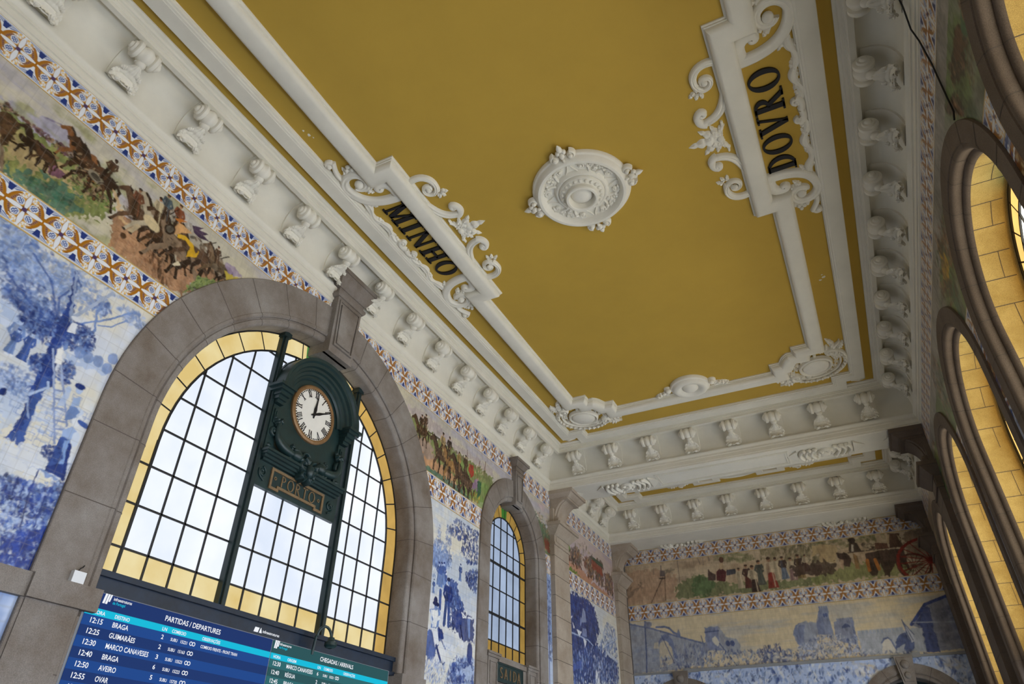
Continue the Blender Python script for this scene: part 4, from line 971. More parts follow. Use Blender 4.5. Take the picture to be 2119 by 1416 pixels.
# ================================================================ PAINTED TILES
def lin(c): return np.array([((x/255 + .055)/1.055)**2.4 if x > 10 else x/255/12.92 for x in c])
def C(*c): return lin(c)*1.12
def inpoly(P, X, Y):
    r = np.zeros(X.shape, bool); n = len(P); j = n-1
    for i in range(n):
        xi, yi = P[i]; xj, yj = P[j]
        if yi != yj: r ^= ((yi > Y) != (yj > Y)) & (X < (xj-xi)*(Y-yi)/(yj-yi) + xi)
        j = i
    return r
class Canvas:
    def __init__(s, u0, u1, v0, v1, res, base, seed=1):
        s.u0, s.v0 = u0, v0; s.nu = int(round((u1-u0)/res)) + 1; s.nv = int(round((v1-v0)/res)) + 1
        s.du = (u1-u0)/(s.nu-1); s.dv = (v1-v0)/(s.nv-1)
        s.a = np.empty((s.nv, s.nu, 3)); s.a[:] = base; s.rng = np.random.default_rng(seed)
        s.U = u0 + np.arange(s.nu)*s.du; s.V = v0 + np.arange(s.nv)*s.dv
    def win(s, a, b, c, d):
        i0 = max(0, int((a-s.u0)/s.du)); i1 = min(s.nu, int((b-s.u0)/s.du)+2); j0 = max(0, int((c-s.v0)/s.dv)); j1 = min(s.nv, int((d-s.v0)/s.dv)+2)
        if i0 >= i1 or j0 >= j1: return None
        X, Y = np.meshgrid(s.U[i0:i1], s.V[j0:j1]); return (slice(j0, j1), slice(i0, i1)), X, Y
    def mix(s, sl, m, col): s.a[sl] += (np.asarray(col) - s.a[sl])*m[..., None]
    def noise(s, su, sv=None, oct=4, seed=None):
        sv = sv or su; rng = np.random.default_rng(seed) if seed is not None else s.rng; out = np.zeros((s.nv, s.nu)); amp = 1; tot = 0
        for o in range(oct):
            x = (s.U-s.u0)/su*2**o; y = (s.V-s.v0)/sv*2**o; g = rng.random((int(y.max())+3, int(x.max())+3))
            xi = x.astype(int); yi = y.astype(int); fx = x-xi; fy = y-yi; fx = fx*fx*(3-2*fx); fy = fy*fy*(3-2*fy)
            r0 = g[yi][:, xi]*(1-fx) + g[yi][:, xi+1]*fx; r1 = g[yi+1][:, xi]*(1-fx) + g[yi+1][:, xi+1]*fx
            out += amp*(r0*(1-fy)[:, None] + r1*fy[:, None]); tot += amp; amp *= .55
        return out/tot
    def wash(s, col, su, sv=None, lo=.45, hi=.65, a=1.0, mask=None, seed=None):
        m = np.clip((s.noise(su, sv, seed=seed)-lo)/(hi-lo), 0, 1)*a
        if mask is not None: m = m*mask
        s.a += (np.asarray(col)-s.a)*m[..., None]
    def smooth(s, sh, k=4):
        g = s.rng.normal(0, 1, (sh[0]//k+3, sh[1]//k+3)); y = np.arange(sh[0])/k; x = np.arange(sh[1])/k; yi = y.astype(int); xi = x.astype(int); fy = (y-yi)[:, None]; fx = x-xi
        return (g[yi][:, xi]*(1-fx)+g[yi][:, xi+1]*fx)*(1-fy) + (g[yi+1][:, xi]*(1-fx)+g[yi+1][:, xi+1]*fx)*fy
    def poly(s, P, col, a=1.0, wob=0):
        P = np.array(P, float); w = s.win(P[:, 0].min()-wob, P[:, 0].max()+wob, P[:, 1].min()-wob, P[:, 1].max()+wob)
        if w is None: return
        sl, X, Y = w
        if wob:
            X = X + s.smooth(X.shape)*wob*1.6; Y = Y + s.smooth(X.shape)*wob*1.6
        m = inpoly(P, X, Y).astype(float)
        if True:
            for dx, dy in ((.33, .33), (-.33, .33), (.33, -.33), (-.33, -.33)): m += inpoly(P, X+dx*s.du, Y+dy*s.dv)
            m /= 5
        s.mix(sl, m*a, col)
    def ell(s, x, y, rx, ry, col, a=1.0, rot=0, soft=.3):
        R = max(rx, ry); w = s.win(x-R, x+R, y-R, y+R)
        if w is None: return
        sl, X, Y = w; c, q_ = math.cos(rot), math.sin(rot); dx, dy = X-x, Y-y
        d = ((dx*c+dy*q_)/rx)**2 + ((dy*c-dx*q_)/ry)**2
        s.mix(sl, np.clip((1-d)/soft, 0, 1)*a, col)
    def line(s, P, w_, col, a=1.0):
        for (x0, y0), (x1, y1) in zip(P, P[1:]):
            w = s.win(min(x0, x1)-w_*2, max(x0, x1)+w_*2, min(y0, y1)-w_*2, max(y0, y1)+w_*2)
            if w is None: continue
            sl, X, Y = w; L = max(1e-9, (x1-x0)**2+(y1-y0)**2); t = np.clip(((X-x0)*(x1-x0)+(Y-y0)*(y1-y0))/L, 0, 1)
            d = np.hypot(X-x0-t*(x1-x0), Y-y0-t*(y1-y0)); s.mix(sl, np.clip((w_-d)/s.du+.5, 0, 1)*a, col)
    def scatter(s, P, n, size, cols, el=(.4, 1), ang=None, a=.85, spread=.5):
        P = np.array(P, float); lo, hi = P.min(0), P.max(0); k = 0; t = 0
        while k < n and t < n*8:
            t += 1; x, y = lo + s.rng.random(2)*(hi-lo)
            if not inpoly(P, np.array([x]), np.array([y]))[0]: continue
            r = size*(.4+1.2*s.rng.random()**2); e = el[0]+(el[1]-el[0])*s.rng.random()
            th = s.rng.random()*PI if ang is None else ang + s.rng.normal(0, spread)
            s.ell(x, y, r, r*e, cols[s.rng.integers(len(cols))], a*(.5+.5*s.rng.random()), th, .6); k += 1
    def foliage(s, x, y, rx, ry, n, size, cols, a=.8):
        for i in range(n):
            t = s.rng.random()*2*PI; r = s.rng.random()**.6; k = s.rng.integers(len(cols))
            s.ell(x+rx*r*math.cos(t), y+ry*r*math.sin(t), size*(.5+s.rng.random()), size*(.3+.5*s.rng.random()), cols[k], a*(.4+.6*s.rng.random()), s.rng.random()*PI, .7)
    def person(s, x, y, h, top, low, skin, hair, skirt=True, lean=0.0):
        L = lean*h
        if skirt: s.poly([(x-.16*h, y), (x+.17*h, y), (x+.08*h+L*.5, y+.52*h), (x-.08*h+L*.5, y+.52*h)], low)
        else:
            for q_ in (-1, 1): s.line([(x+q_*.09*h, y), (x+q_*.05*h+L*.5, y+.5*h)], .05*h, low)
        s.poly([(x-.09*h+L*.5, y+.48*h), (x+.09*h+L*.5, y+.48*h), (x+.12*h+L*.9, y+.80*h), (x-.12*h+L*.9, y+.80*h)], top)
        s.line([(x-.11*h+L*.9, y+.78*h), (x-.17*h+L*.6, y+.60*h), (x-.08*h+L*.6, y+.50*h)], .035*h, top); s.line([(x+.11*h+L*.9, y+.78*h), (x+.17*h+L*.6, y+.60*h), (x+.10*h+L*.6, y+.50*h)], .035*h, top)
        s.poly([(x-.15*h, y), (x-.02*h, y), (x+L, y+.8*h), (x-.10*h+L*.9, y+.78*h)], np.asarray(low)*.45, .45); s.line([(x+.06*h, y+.05*h), (x+.05*h+L*.7, y+.6*h)], .02*h, np.minimum(np.asarray(top)*1.5, .8), .5)
        s.ell(x+L, y+.89*h, .058*h, .075*h, skin); s.ell(x+L, y+.935*h, .075*h, .05*h, hair)
    def horse(s, x, y, k, d, col, dark, gait=0):
        g = lambda a, b: (x+d*a*k, y+b*k)
        s.ell(*g(0, .62), .36*k, .19*k, col); s.ell(*g(-.25, .66), .19*k, .20*k, col); s.ell(*g(.25, .64), .18*k, .19*k, col)
        s.poly([g(.22, .78), g(.38, .60), g(.60, .92), g(.66, 1.05), g(.55, 1.10), g(.42, 1.0)], col)
        s.poly([g(.50, 1.10), g(.60, 1.13), g(.80, .94), g(.76, .86), g(.60, .94)], col); s.poly([g(.52, 1.08), g(.55, 1.2), g(.59, 1.1)], col)
        s.line([g(.30, .85), g(.44, 1.05), g(.53, 1.12)], .035*k, dark)
        for i, (a, b, c, e, f) in enumerate(((.28, .52, .40+gait*.1, .28, .34+gait*.25), (.20, .5, .18-gait*.1, .26, .20-gait*.05), (-.26, .5, -.34-gait*.1, .28, -.28-gait*.25), (-.20, .5, -.16+gait*.1, .25, -.20+gait*.1))):
            s.line([g(a, b), g(c, e)], .055*k, col if i % 2 == 0 else dark); s.line([g(c, e), g(f, .02)], .032*k, col if i % 2 == 0 else dark); s.ell(*g(f, .02), .05*k, .03*k, dark)
        s.line([g(-.40, .75), g(-.52, .62), g(-.50, .35)], .04*k, dark)
    def wheel(s, x, y, rx, ry, col, n=14, w=.012):
        P = [(x+rx*math.cos(2*PI*i/36), y+ry*math.sin(2*PI*i/36)) for i in range(37)]; s.line(P, w*2, col)
        for i in range(n): s.line([(x, y), (x+rx*math.cos(2*PI*i/n), y+ry*math.sin(2*PI*i/n))], w*.7, col)
        s.ell(x, y, rx*.16, ry*.16, col)
    def brush(s, amp=.006, scale=.05, tone=.36):
        dx = (s.noise(scale, oct=3)-.5)*4*amp/s.du; dy = (s.noise(scale, oct=3)-.5)*4*amp/s.dv
        I, J = np.meshgrid(np.arange(s.nu), np.arange(s.nv)); x = np.clip(I+dx, 0, s.nu-1.001); y = np.clip(J+dy, 0, s.nv-1.001); xi = x.astype(int); yi = y.astype(int); fx = (x-xi)[..., None]; fy = (y-yi)[..., None]
        a = s.a; s.a = (a[yi, xi]*(1-fx)+a[yi, xi+1]*fx)*(1-fy) + (a[yi+1, xi]*(1-fx)+a[yi+1, xi+1]*fx)*fy
        lum = s.a.mean(-1); w = np.clip(1.15-lum/.55, .12, 1); n1 = s.noise(.05, .11, 4)-.5; n2 = s.noise(.16, .22, 3)-.5
        s.a *= np.clip(1 + tone*w*(2.6*n1 + 2.2*n2), .35, 2.2)[..., None]
    def grout(s, size, a, w=.0035, col=(.25, .23, .2), off=(0, 0)):
        mu = np.abs((s.U-s.u0-off[0]+size/2) % size - size/2); mv = np.abs((s.V-s.v0-off[1]+size/2) % size - size/2)
        m = np.maximum(np.clip((w+s.du*.5-mu)/s.du, 0, 1)[None, :], np.clip((w+s.dv*.5-mv)/s.dv, 0, 1)[:, None])*a
        iu = ((s.U-s.u0)/size).astype(int); iv = ((s.V-s.v0)/size).astype(int)
        t = s.rng.random((iv.max()+1, iu.max()+1))[iv][:, iu]
        s.a *= (1 - .07*t)[..., None]; s.a += (np.array(col)-s.a)*m[..., None]
    def build(s, name, mx, label, cat, holes=(), h=.012, group=None, parent=None):
        X, Y = np.meshgrid(s.U, s.V); nv = s.nu*s.nv
        co = np.empty((nv, 3), np.float32); co[:, 0] = X.ravel(); co[:, 1] = Y.ravel(); co[:, 2] = h
        i = np.arange(s.nv-1)[:, None]*s.nu + np.arange(s.nu-1)[None, :]
        keep = np.ones(i.shape, bool); cx = X[:-1, :-1]+s.du/2; cy = Y[:-1, :-1]+s.dv/2
        for uc, zs, r in holes: keep &= ~(((cy <= zs) & (np.abs(cx-uc) < r)) | (np.hypot(cx-uc, cy-zs) < r))
        i = i[keep]; f = np.stack([i, i+1, i+s.nu+1, i+s.nu], -1).reshape(-1, 4)
        used = np.zeros(nv, bool); used[f.ravel()] = True; idx = np.cumsum(used)-1; f = idx[f]; co = co[used]
        me = bpy.data.meshes.new(name); me.vertices.add(len(co)); me.vertices.foreach_set('co', co.ravel())
        me.loops.add(f.size); me.loops.foreach_set('vertex_index', f.ravel().astype(np.int32))
        me.polygons.add(len(f)); me.polygons.foreach_set('loop_start', np.arange(0, f.size, 4, dtype=np.int32))
        at = me.color_attributes.new('glaze', 'FLOAT_COLOR', 'POINT'); c4 = np.ones((nv, 4), np.float32); c4[:, :3] = np.clip(s.a, 0, .86).reshape(-1, 3)
        at.data.foreach_set('color', c4[used].ravel()); me.update(calc_edges=True); me.materials.append(MATS['tile'])
        o = bpy.data.objects.new(name, me); COL.objects.link(o); o.matrix_world = mx
        return tag(o, label, cat, group)
m = bpy.data.materials.new('tile'); m.use_nodes = True; MATS['tile'] = m; nt = m.node_tree; b = nt.nodes['Principled BSDF']
b.inputs['Roughness'].default_value = .28; b.inputs['Specular IOR Level'].default_value = .35
an = nt.nodes.new('ShaderNodeVertexColor'); an.layer_name = 'glaze'; nt.links.new(an.outputs['Color'], b.inputs['Base Color'])
nz = nt.nodes.new('ShaderNodeTexNoise'); nz.inputs['Scale'].default_value = 6; ge = nt.nodes.new('ShaderNodeNewGeometry'); nt.links.new(ge.outputs['Position'], nz.inputs['Vector'])
bp = nt.nodes.new('ShaderNodeBump'); bp.inputs['Strength'].default_value = .15; bp.inputs['Distance'].default_value = .01; nt.links.new(nz.outputs['Fac'], bp.inputs['Height']); nt.links.new(bp.outputs['Normal'], b.inputs['Normal'])
WH = C(212, 216, 222); CR = C(214, 208, 188); BL1 = C(168, 186, 216); BL2 = C(110, 136, 186); BL3 = C(58, 84, 146); BL4 = C(30, 52, 116); BL5 = C(18, 34, 86); BG = C(140, 150, 168)
OC = C(190, 144, 58); OB = C(158, 102, 22); BR = C(112, 70, 38); YE_ = C(214, 176, 96); PU = C(70, 52, 96)
HOLL = [(8.24, 5.87, 3.75), (16.17, 7.30, 1.85)]; HOLR = [(-y, 7.05, 1.80) for y in ARCH_R]; HOLF = [(x, 3.84, 1.45) for x in ARCH_F]
PER = .479
def motif(A, B):
    """one repeat of the star-and-circle border; A, B in -1..1"""
    out = np.empty(A.shape + (3,)); out[:] = WH; r = np.hypot(A, B); th = np.arctan2(B, A)
    def put(m, c): out[m] = c
    put((r > .98) & (np.abs(B) > .72) & (np.abs(A) > .2) & (np.sin((A/np.maximum(.05, 1.15-np.abs(B)))*9) > .0), BL3)
    put((r > 1.06) & (np.abs(A) > .62) & (np.abs(np.abs(A)-1) < .10+.25*np.clip(np.abs(B)-.55, 0, 1)) & (np.abs(B) > .55) & (np.abs(B) < .93), BL4)
    ring = (r > .85) & (r < .985); put(ring, OB); put(ring & (np.abs(B) >= .80), YE_)
    put(ring & (np.abs(B) >= .80) & (np.sin(th*26) > .2), WH)
    put((r > .66) & (r <= .85), C(158, 112, 58)); put((r > .70) & (r < .80) & (np.sin(th*44) > .1), PU); put((r > .66) & (r <= .85) & (np.abs(B) > .6), WH); put((r > .68) & (r <= .83) & (np.abs(B) > .6) & (np.sin(th*36)+np.sin(r*40) > .2), YE_); put(r <= .66, OC)
    for sx in (1, -1):
        for sy in (1, -1):
            X = (A*sx+B*sy)/1.414; Y = (B*sy-A*sx)/1.414; d = np.hypot((X-.50)/.23, Y/.21)
            put(d < 1, WH); put((d < .80) & (np.sin(X*46+3*np.sin(Y*30)) + np.sin(Y*52) > -.35), BL3)
    for P, Q in ((A, B), (B, A)):
        t = np.clip(np.abs(P), 0, 1); w = .14*np.sin(PI*np.clip(t*.94+.03, 0, 1))**.8; put((np.abs(Q) < w) & (t > .07), np.array(WH)*1.02); put((np.abs(np.abs(Q)-w) < .014) & (t > .12) & (t < .9), OB)
    put((np.abs(A) > .95) & (np.abs(B) < .24), OB)
    put(r < .13, PU); put((r < .2) & (r > .1) & (np.abs(np.sin(2*th)) > .75), BR)
    return out
def border(u0, u1, v0, v1, res, name_mx, label, phase, holes, browned=0, group='tile borders'):
    c = Canvas(u0, u1, v0, v1, res, WH, 5); X, Y = np.meshgrid(c.U, c.V); mid = (v0+v1)/2; H = (v1-v0)/2
    A = (((X-phase)/PER + .5) % 1 - .5)*2; B = (Y-mid)/(H*.90)
    c.a[:] = 0; ss = 3
    for i in range(ss):
        for j in range(ss):
            A = ((((X + ((i+.5)/ss-.5)*c.du)-phase)/PER + .5) % 1 - .5)*2; c.a += motif(A, np.clip((Y + ((j+.5)/ss-.5)*c.dv - mid)/(H*.90), -1.05, 1.05))/ss**2; e = np.abs(B) > 1.0; c.a[e] = C(196, 172, 120); c.a[np.abs(B) > 1.07] = C(170, 140, 84); c.a[(np.abs(B) > 1.0) & (np.abs(B) < 1.025)] = WH
    if browned: c.a = c.a*(1-browned) + np.array(C(150, 128, 98))*browned  # mixes the whole border towards brown
    return c.build('tile_border', name_mx, label, 'tile border', holes, h=.0126, group=group)
PH = 2.593
border(1.6, 4.9, 7.325, 7.875, .0068, FL(0), 'blue and ochre star border tiles over the tree mural, left of the big arch', PH, HOLL)
border(11.7, 15.2, 7.325, 7.875, .009, FL(0), 'star border tiles between the big arch and the exit arch', PH, HOLL)
border(17.6, 18.54, 7.325, 7.875, .014, FL(0), 'short scrap of star border tiles between exit arch and pilaster', PH, HOLL)
border(19.64, 24.3, 7.325, 7.875, .014, FL(0), 'lower star border tiles on the left wall of the short bay', PH, ())
border(1.2, 18.56, 9.345, 9.92, .0075, FL(0), 'long star border tiles under the left cornice', PH, HOLL)
border(19.64, 24.3, 9.345, 9.92, .014, FL(0), 'upper star border tiles on the left wall of the short bay', PH, ())
border(-18.56, -3.5, 9.30, 9.92, .013, FR(0), 'long star border tiles under the shaded right cornice', 0, HOLR, .12)
border(-24.3, -19.64, 9.30, 9.92, .018, FR(0), 'upper star border tiles on the right wall of the short bay', 0, HOLR, .12)
GAPS = [(2.3, 6.6, 'first and second'), (6.6, 10.25, 'second and third'), (10.25, 14.3, 'third and fourth'), (14.3, 18.56, 'fourth arch and the pilaster')]
def gap_text(nm): return nm + ' right wall arches' if 'pilaster' not in nm else nm + ' on the right wall'
for ya, yb, nm in GAPS:
    ya, yb = [(5.2, 7.2), (9.2, 11.3), (13.3, 15.4), (17.3, 18.56)][GAPS.index((ya, yb, nm))]
    border(-yb, -ya, 7.30, 7.86, .010 if ya < 8 else .014, FR(0), 'star border tiles between the ' + gap_text(nm), -6.18, HOLR, .08)
border(-7.82, 2.36, 9.35, 9.90, .017, FF(0), 'upper star border tiles across the end wall', -7.477, (), .22)
border(-7.82, 2.36, 7.36, 7.94, .017, FF(0), 'lower star border tiles across the end wall', -7.477, (), .14)
# ---- blue mural with the great tree
c = Canvas(1.5, 4.6, 3.68, 7.33, .009, C(204, 210, 220), 11)
c.wash(CR, .6, .4, .35, .6, .8); c.wash(BL1, .8, .5, .5, .7, .55)
c.poly([(2.822,6.401),(3.020,6.343),(3.306,6.301),(3.390,6.212),(3.342,6.040),(2.936,6.144)], BL1, .8, .02); c.poly([(2.900,6.225),(3.206,6.183),(3.383,6.154),(3.395,6.056),(2.948,6.117)], C(196,206,224), .8)
for x, y, rx, ry, n, k in ([(2.677,6.961)][0]+(.36,.42,420,1), [(2.528,7.168)][0]+(.4,.3,220,0), [(3.077,6.947)][0]+(.52,.34,520,1), [(2.909,7.012)][0]+(.4,.25,260,0), [(3.372,7.053)][0]+(.25,.3,240,0), [(3.033,6.516)][0]+(.25,.13,240,2), [(3.323,6.589)][0]+(.24,.15,200,1), [(3.293,6.366)][0]+(.22,.18,200,2), [(3.645,7.013)][0]+(.36,.24,260,0), [(3.832,7.400)][0]+(.4,.15,120,0), [(4.341,7.128)][0]+(.26,.12,110,0), [(3.910,7.018)][0]+(.12,.12,90,1)):
    c.foliage(x, y, rx, ry, n, .042, ([BL1, BL2, BG, BL2], [BL2, BL3, BL3, BL1], [BL3, BL4, BL2])[k], .7)
for P in ([(3.522,6.613),(3.483,6.511),(3.385,6.786),(3.448,6.950)], [(2.900,7.143),(3.223,6.940),(3.483,6.511)], [(2.759,6.740),(2.944,6.618),(3.227,6.486),(3.451,6.397)], [(3.424,7.256),(3.502,7.151),(3.554,7.108)]): c.line(P, .014, BL3, .8)
c.poly([(3.407,7.264),(3.450,7.276),(3.543,6.900),(3.621,6.661),(3.666,6.425),(3.629,6.163),(3.765,5.724),(3.556,5.610),(3.532,5.877),(3.517,6.202),(3.508,6.490),(3.499,6.828)], BL3, 1, .008)
c.poly([(3.407,7.264),(3.450,7.276),(3.543,6.900),(3.621,6.661),(3.599,6.627),(3.525,6.886)], C(150,166,196), .8, .006)
c.poly([(3.508,6.490),(3.534,6.583),(3.594,6.361),(3.591,6.140),(3.715,5.697),(3.556,5.610),(3.532,5.877),(3.517,6.202)], BL4, .85, .01)
c.line([(3.625,6.644),(3.728,6.851),(3.952,7.287)], .022, C(160,172,194)); c.line([(3.745,6.638),(3.898,6.779),(4.059,6.921),(4.188,7.070),(4.239,7.138),(4.315,7.194)], .013, BL2); c.line([(3.898,6.779),(3.870,6.869),(3.877,7.056)], .014, BL2)
c.line([(3.892,6.785),(3.933,6.655),(3.855,6.537)], .016, BL2); c.line([(3.948,6.743),(4.098,6.822),(4.261,7.032)], .010, BL2)
for x, y, rx, ry, n in ([(3.335,6.375)][0]+(.22,.2,150), [(3.544,6.328)][0]+(.2,.2,180), [(3.772,6.531)][0]+(.22,.13,200), [(3.774,6.363)][0]+(.2,.12,160), [(3.941,6.411)][0]+(.08,.1,60), [(3.826,5.959)][0]+(.1,.16,120), [(3.532,5.877)][0]+(.14,.16,120), [(3.472,5.911)][0]+(.08,.07,60)):
    c.foliage(x, y, rx, ry, n, .034, [BL3, BL4, BL4, BL2], .85)
c.poly([(3.407,7.264),(3.450,7.276),(3.543,6.900),(3.621,6.661),(3.666,6.425),(3.630,6.236),(3.687,5.967),(3.765,5.724),(3.592,5.630),(3.556,5.891),(3.524,6.206),(3.514,6.494),(3.499,6.828)], BL4, .72, .008); c.poly([(3.415,7.270),(3.450,7.276),(3.546,6.901),(3.621,6.661),(3.610,6.558),(3.518,6.882)], C(150,166,196), .75, .006); c.foliage(*[(3.577,6.480)][0], .16, .10, 60, .03, [BL4, BL3], .8)
c.poly([(3.711,6.196),(3.974,6.244),(4.320,6.259),(4.320,6.166),(3.923,6.122),(3.728,6.116)], BL1, .8, .02)
for x, y in [(3.996,6.275),(4.126,6.297),(3.876,6.277),(4.263,6.264),(4.288,6.431)]: c.ell(x, y, .075, .09, BL2, .85)
c.foliage(*[(3.303,5.531)][0], .3, .22, 200, .035, [BL2, BL1, BL3], .6)
c.ell(*[(3.670,6.656)][0], .07, .03, WH); c.poly([(3.643,6.599),(3.719,6.621),(3.731,6.467),(3.634,6.442)], WH); c.line([(3.702,6.619),(3.765,6.632)], .016, BL3)
c.poly([(3.623,6.178),(3.674,6.227),(3.738,6.015),(3.650,5.998)], C(224,224,222)); c.poly([(3.668,6.242),(3.702,6.336),(3.725,6.241),(3.698,6.188)], BL2)
for x, y, h, sk in ([(3.137,5.813)][0]+(.50,WH), [(3.159,5.843)][0]+(.34,BL2), [(3.313,5.834)][0]+(.40,BL3)): c.person(x, y, h, BL2 if sk is WH else BL3, sk, BL1, BL4)
# lower half
c.poly([(3.257,5.415),(3.538,5.603),(3.557,5.151),(3.461,4.953)], C(176,192,216), .6, .02); c.scatter([(3.511,5.552),(3.839,5.729),(4.041,5.204),(3.750,5.070)], 150, .035, [C(206,212,222), BL1, C(190,202,222)], (.5,.8), 0, .7, .2)
for i_ in range(46):
    x_, y_ = [(3.701,5.220)][0]; x_ += c.rng.uniform(-.35, .75); y_ += c.rng.uniform(-.42, .50); w__ = c.rng.uniform(.05, .10); h__ = w__*.6
    c.line([(x_-w__, y_-h__), (x_+w__, y_-h__), (x_+w__, y_+h__), (x_-w__, y_+h__), (x_-w__, y_-h__)], .005, BL2, .55)
c.poly([(3.546,5.737),(3.710,5.829),(3.694,5.706),(3.682,5.496),(3.681,5.211),(3.710,5.052),(3.715,4.893),(3.645,4.912),(3.617,4.942),(3.504,4.923),(3.569,5.088),(3.579,5.336),(3.543,5.533)], BL3, 1, .007)
c.poly([(3.546,5.737),(3.600,5.767),(3.589,5.521),(3.618,5.320),(3.633,5.084),(3.504,4.923),(3.569,5.088),(3.579,5.336),(3.543,5.533)], BL4, .8, .01); c.line([(3.556,5.503),(3.706,5.676),(3.681,5.737)], .014, BL1); c.line([(3.555,5.467),(3.649,5.248)], .010, BL1, .7)
c.foliage(*[(3.312,5.534)][0], .25, .13, 160, .03, [BL2, BL1, BL3], .6); c.poly([(3.325,5.364),(3.350,5.394),(3.438,5.230),(3.487,5.151),(3.406,5.129)], C(186,198,216)); c.ell(*[(3.294,5.400)][0], .04, .05, BL4)
c.poly([(3.485,4.898),(4.067,5.021),(4.274,4.936),(4.259,4.724),(3.628,4.573)], C(206,212,222), .7, .03); c.poly([(3.776,4.754),(3.944,4.766),(4.103,4.697),(4.259,4.724),(4.059,4.762)], BL2, .9, .01)
for P in ([(3.715,5.832),(3.879,5.451),(4.036,5.095)], [(3.802,5.881),(3.948,5.616),(4.085,5.350)], [(3.793,5.694),(3.878,5.721)], [(3.835,5.595),(3.938,5.620)], [(3.879,5.488),(3.994,5.527)], [(3.941,5.354),(4.061,5.385)], [(3.981,5.265),(4.074,5.291)]): c.line(P, .012, C(132,148,188))
for P in ([(3.575,6.148),(3.665,5.955),(3.765,5.724)], [(3.742,5.999),(3.852,5.772)]): c.line(P, .012, C(150,164,196))
c.poly([(4.033,5.603),(4.173,5.617),(4.219,5.526),(4.030,5.397),(4.015,5.519)], BL2); c.poly([(4.017,5.709),(4.099,5.752),(4.129,5.633),(4.036,5.596)], C(150,172,208)); c.ell(*[(4.053,5.834)][0], .05, .065, BL1); c.ell(*[(4.048,5.877)][0], .075, .045, BL4); c.line([(4.139,5.610),(4.196,5.581),(4.159,5.516)], .02, C(190,202,220))
c.poly([(3.910,5.729),(3.975,5.744),(3.960,5.566),(3.880,5.507)], BL1, .8); c.ell(*[(3.930,5.768)][0], .04, .05, BL1)
c.poly([(4.062,5.196),(4.186,5.234),(4.232,5.058),(4.275,4.747),(4.053,4.777),(4.065,4.986)], BL3); c.poly([(4.124,5.170),(4.184,5.215),(4.224,5.055),(4.222,4.914),(4.171,4.893)], C(130,160,208), .9); c.poly([(4.060,5.284),(4.144,5.379),(4.249,5.318),(4.267,5.253),(4.177,5.212),(4.076,5.202)], C(150,172,210)); c.ell(*[(4.167,5.445)][0], .055, .06, WH); c.poly([(4.167,5.520),(4.206,5.558),(4.246,5.483),(4.205,5.426)], WH); c.line([(4.233,5.292),(4.248,5.190)], .04, C(196,206,222)); c.ell(*[(4.258,5.452)][0], .09, .035, BL3, 1, -.2)
c.line([(4.202,5.152),(4.282,4.750)], .022, BL4)
c.foliage(*[(4.050,4.980)][0], .13, .09, 140, .026, [BL4, BL3], .9); c.poly([(4.042,4.823),(4.230,4.917),(4.264,4.751),(4.073,4.768)], BL4, .9, .01)
c.poly([(3.652,4.519),(3.823,4.538),(4.101,4.548),(4.271,4.695),(4.327,4.683),(4.337,3.721),(4.013,3.700)], BL2, .75, .05)
c.scatter([(3.628,4.573),(3.805,4.579),(4.084,4.590),(4.259,4.724),(4.327,4.683),(4.337,3.721),(4.013,3.700)], 1500, .036, [C(34,74,160), C(20,54,136), BL2, BL3, BL1, C(20,50,130), BL5], (.3,.8), None, .75)
c.scatter([(3.746,4.307),(3.900,4.362),(4.133,4.288),(4.289,4.106),(4.294,3.733),(4.008,3.712)], 160, .03, [WH, BL1, C(200,214,224)], (.3,.6), None, .6)
c.scatter([(3.906,3.942),(4.345,4.201),(4.337,3.721),(4.013,3.700)], 420, .04, [C(24,62,150), C(16,48,128), C(14,40,110)], (.2,.6), None, .8)
for P in ([(3.990,4.734),(4.000,4.414),(4.056,4.108)], [(3.819,4.585),(3.837,4.402)], [(4.173,4.493),(4.191,4.152)], [(3.920,4.528),(3.922,4.417)]): c.line(P, .009, BL4, .9)
c.brush(); c.grout(.14, .30)
c.build('tile_mural', FL(0), 'blue and white tile picture of a great tree with a ladder and women, lower left', 'tile mural', HOLL)
# below the string course
c = Canvas(1.5, 4.40, 2.2, 3.44, .02, C(208, 216, 230), 3); c.wash(BL1, .5, .3, .45, .65, .9); c.wash(BL2, .3, .8, .55, .7, .7); c.poly([(3.3,2.2),(3.45,2.2),(3.6,3.2),(3.5,3.3)], WH, .8, .02); c.line([(3.75,2.2),(3.8,3.44)], .015, BL3); c.line([(3.0,2.9),(4.4,2.95)], .012, BL2); c.grout(.14, .3)
c.build('tile_mural', FL(0), 'pale blue tile picture under the string course in the lower left corner', 'tile mural', ())
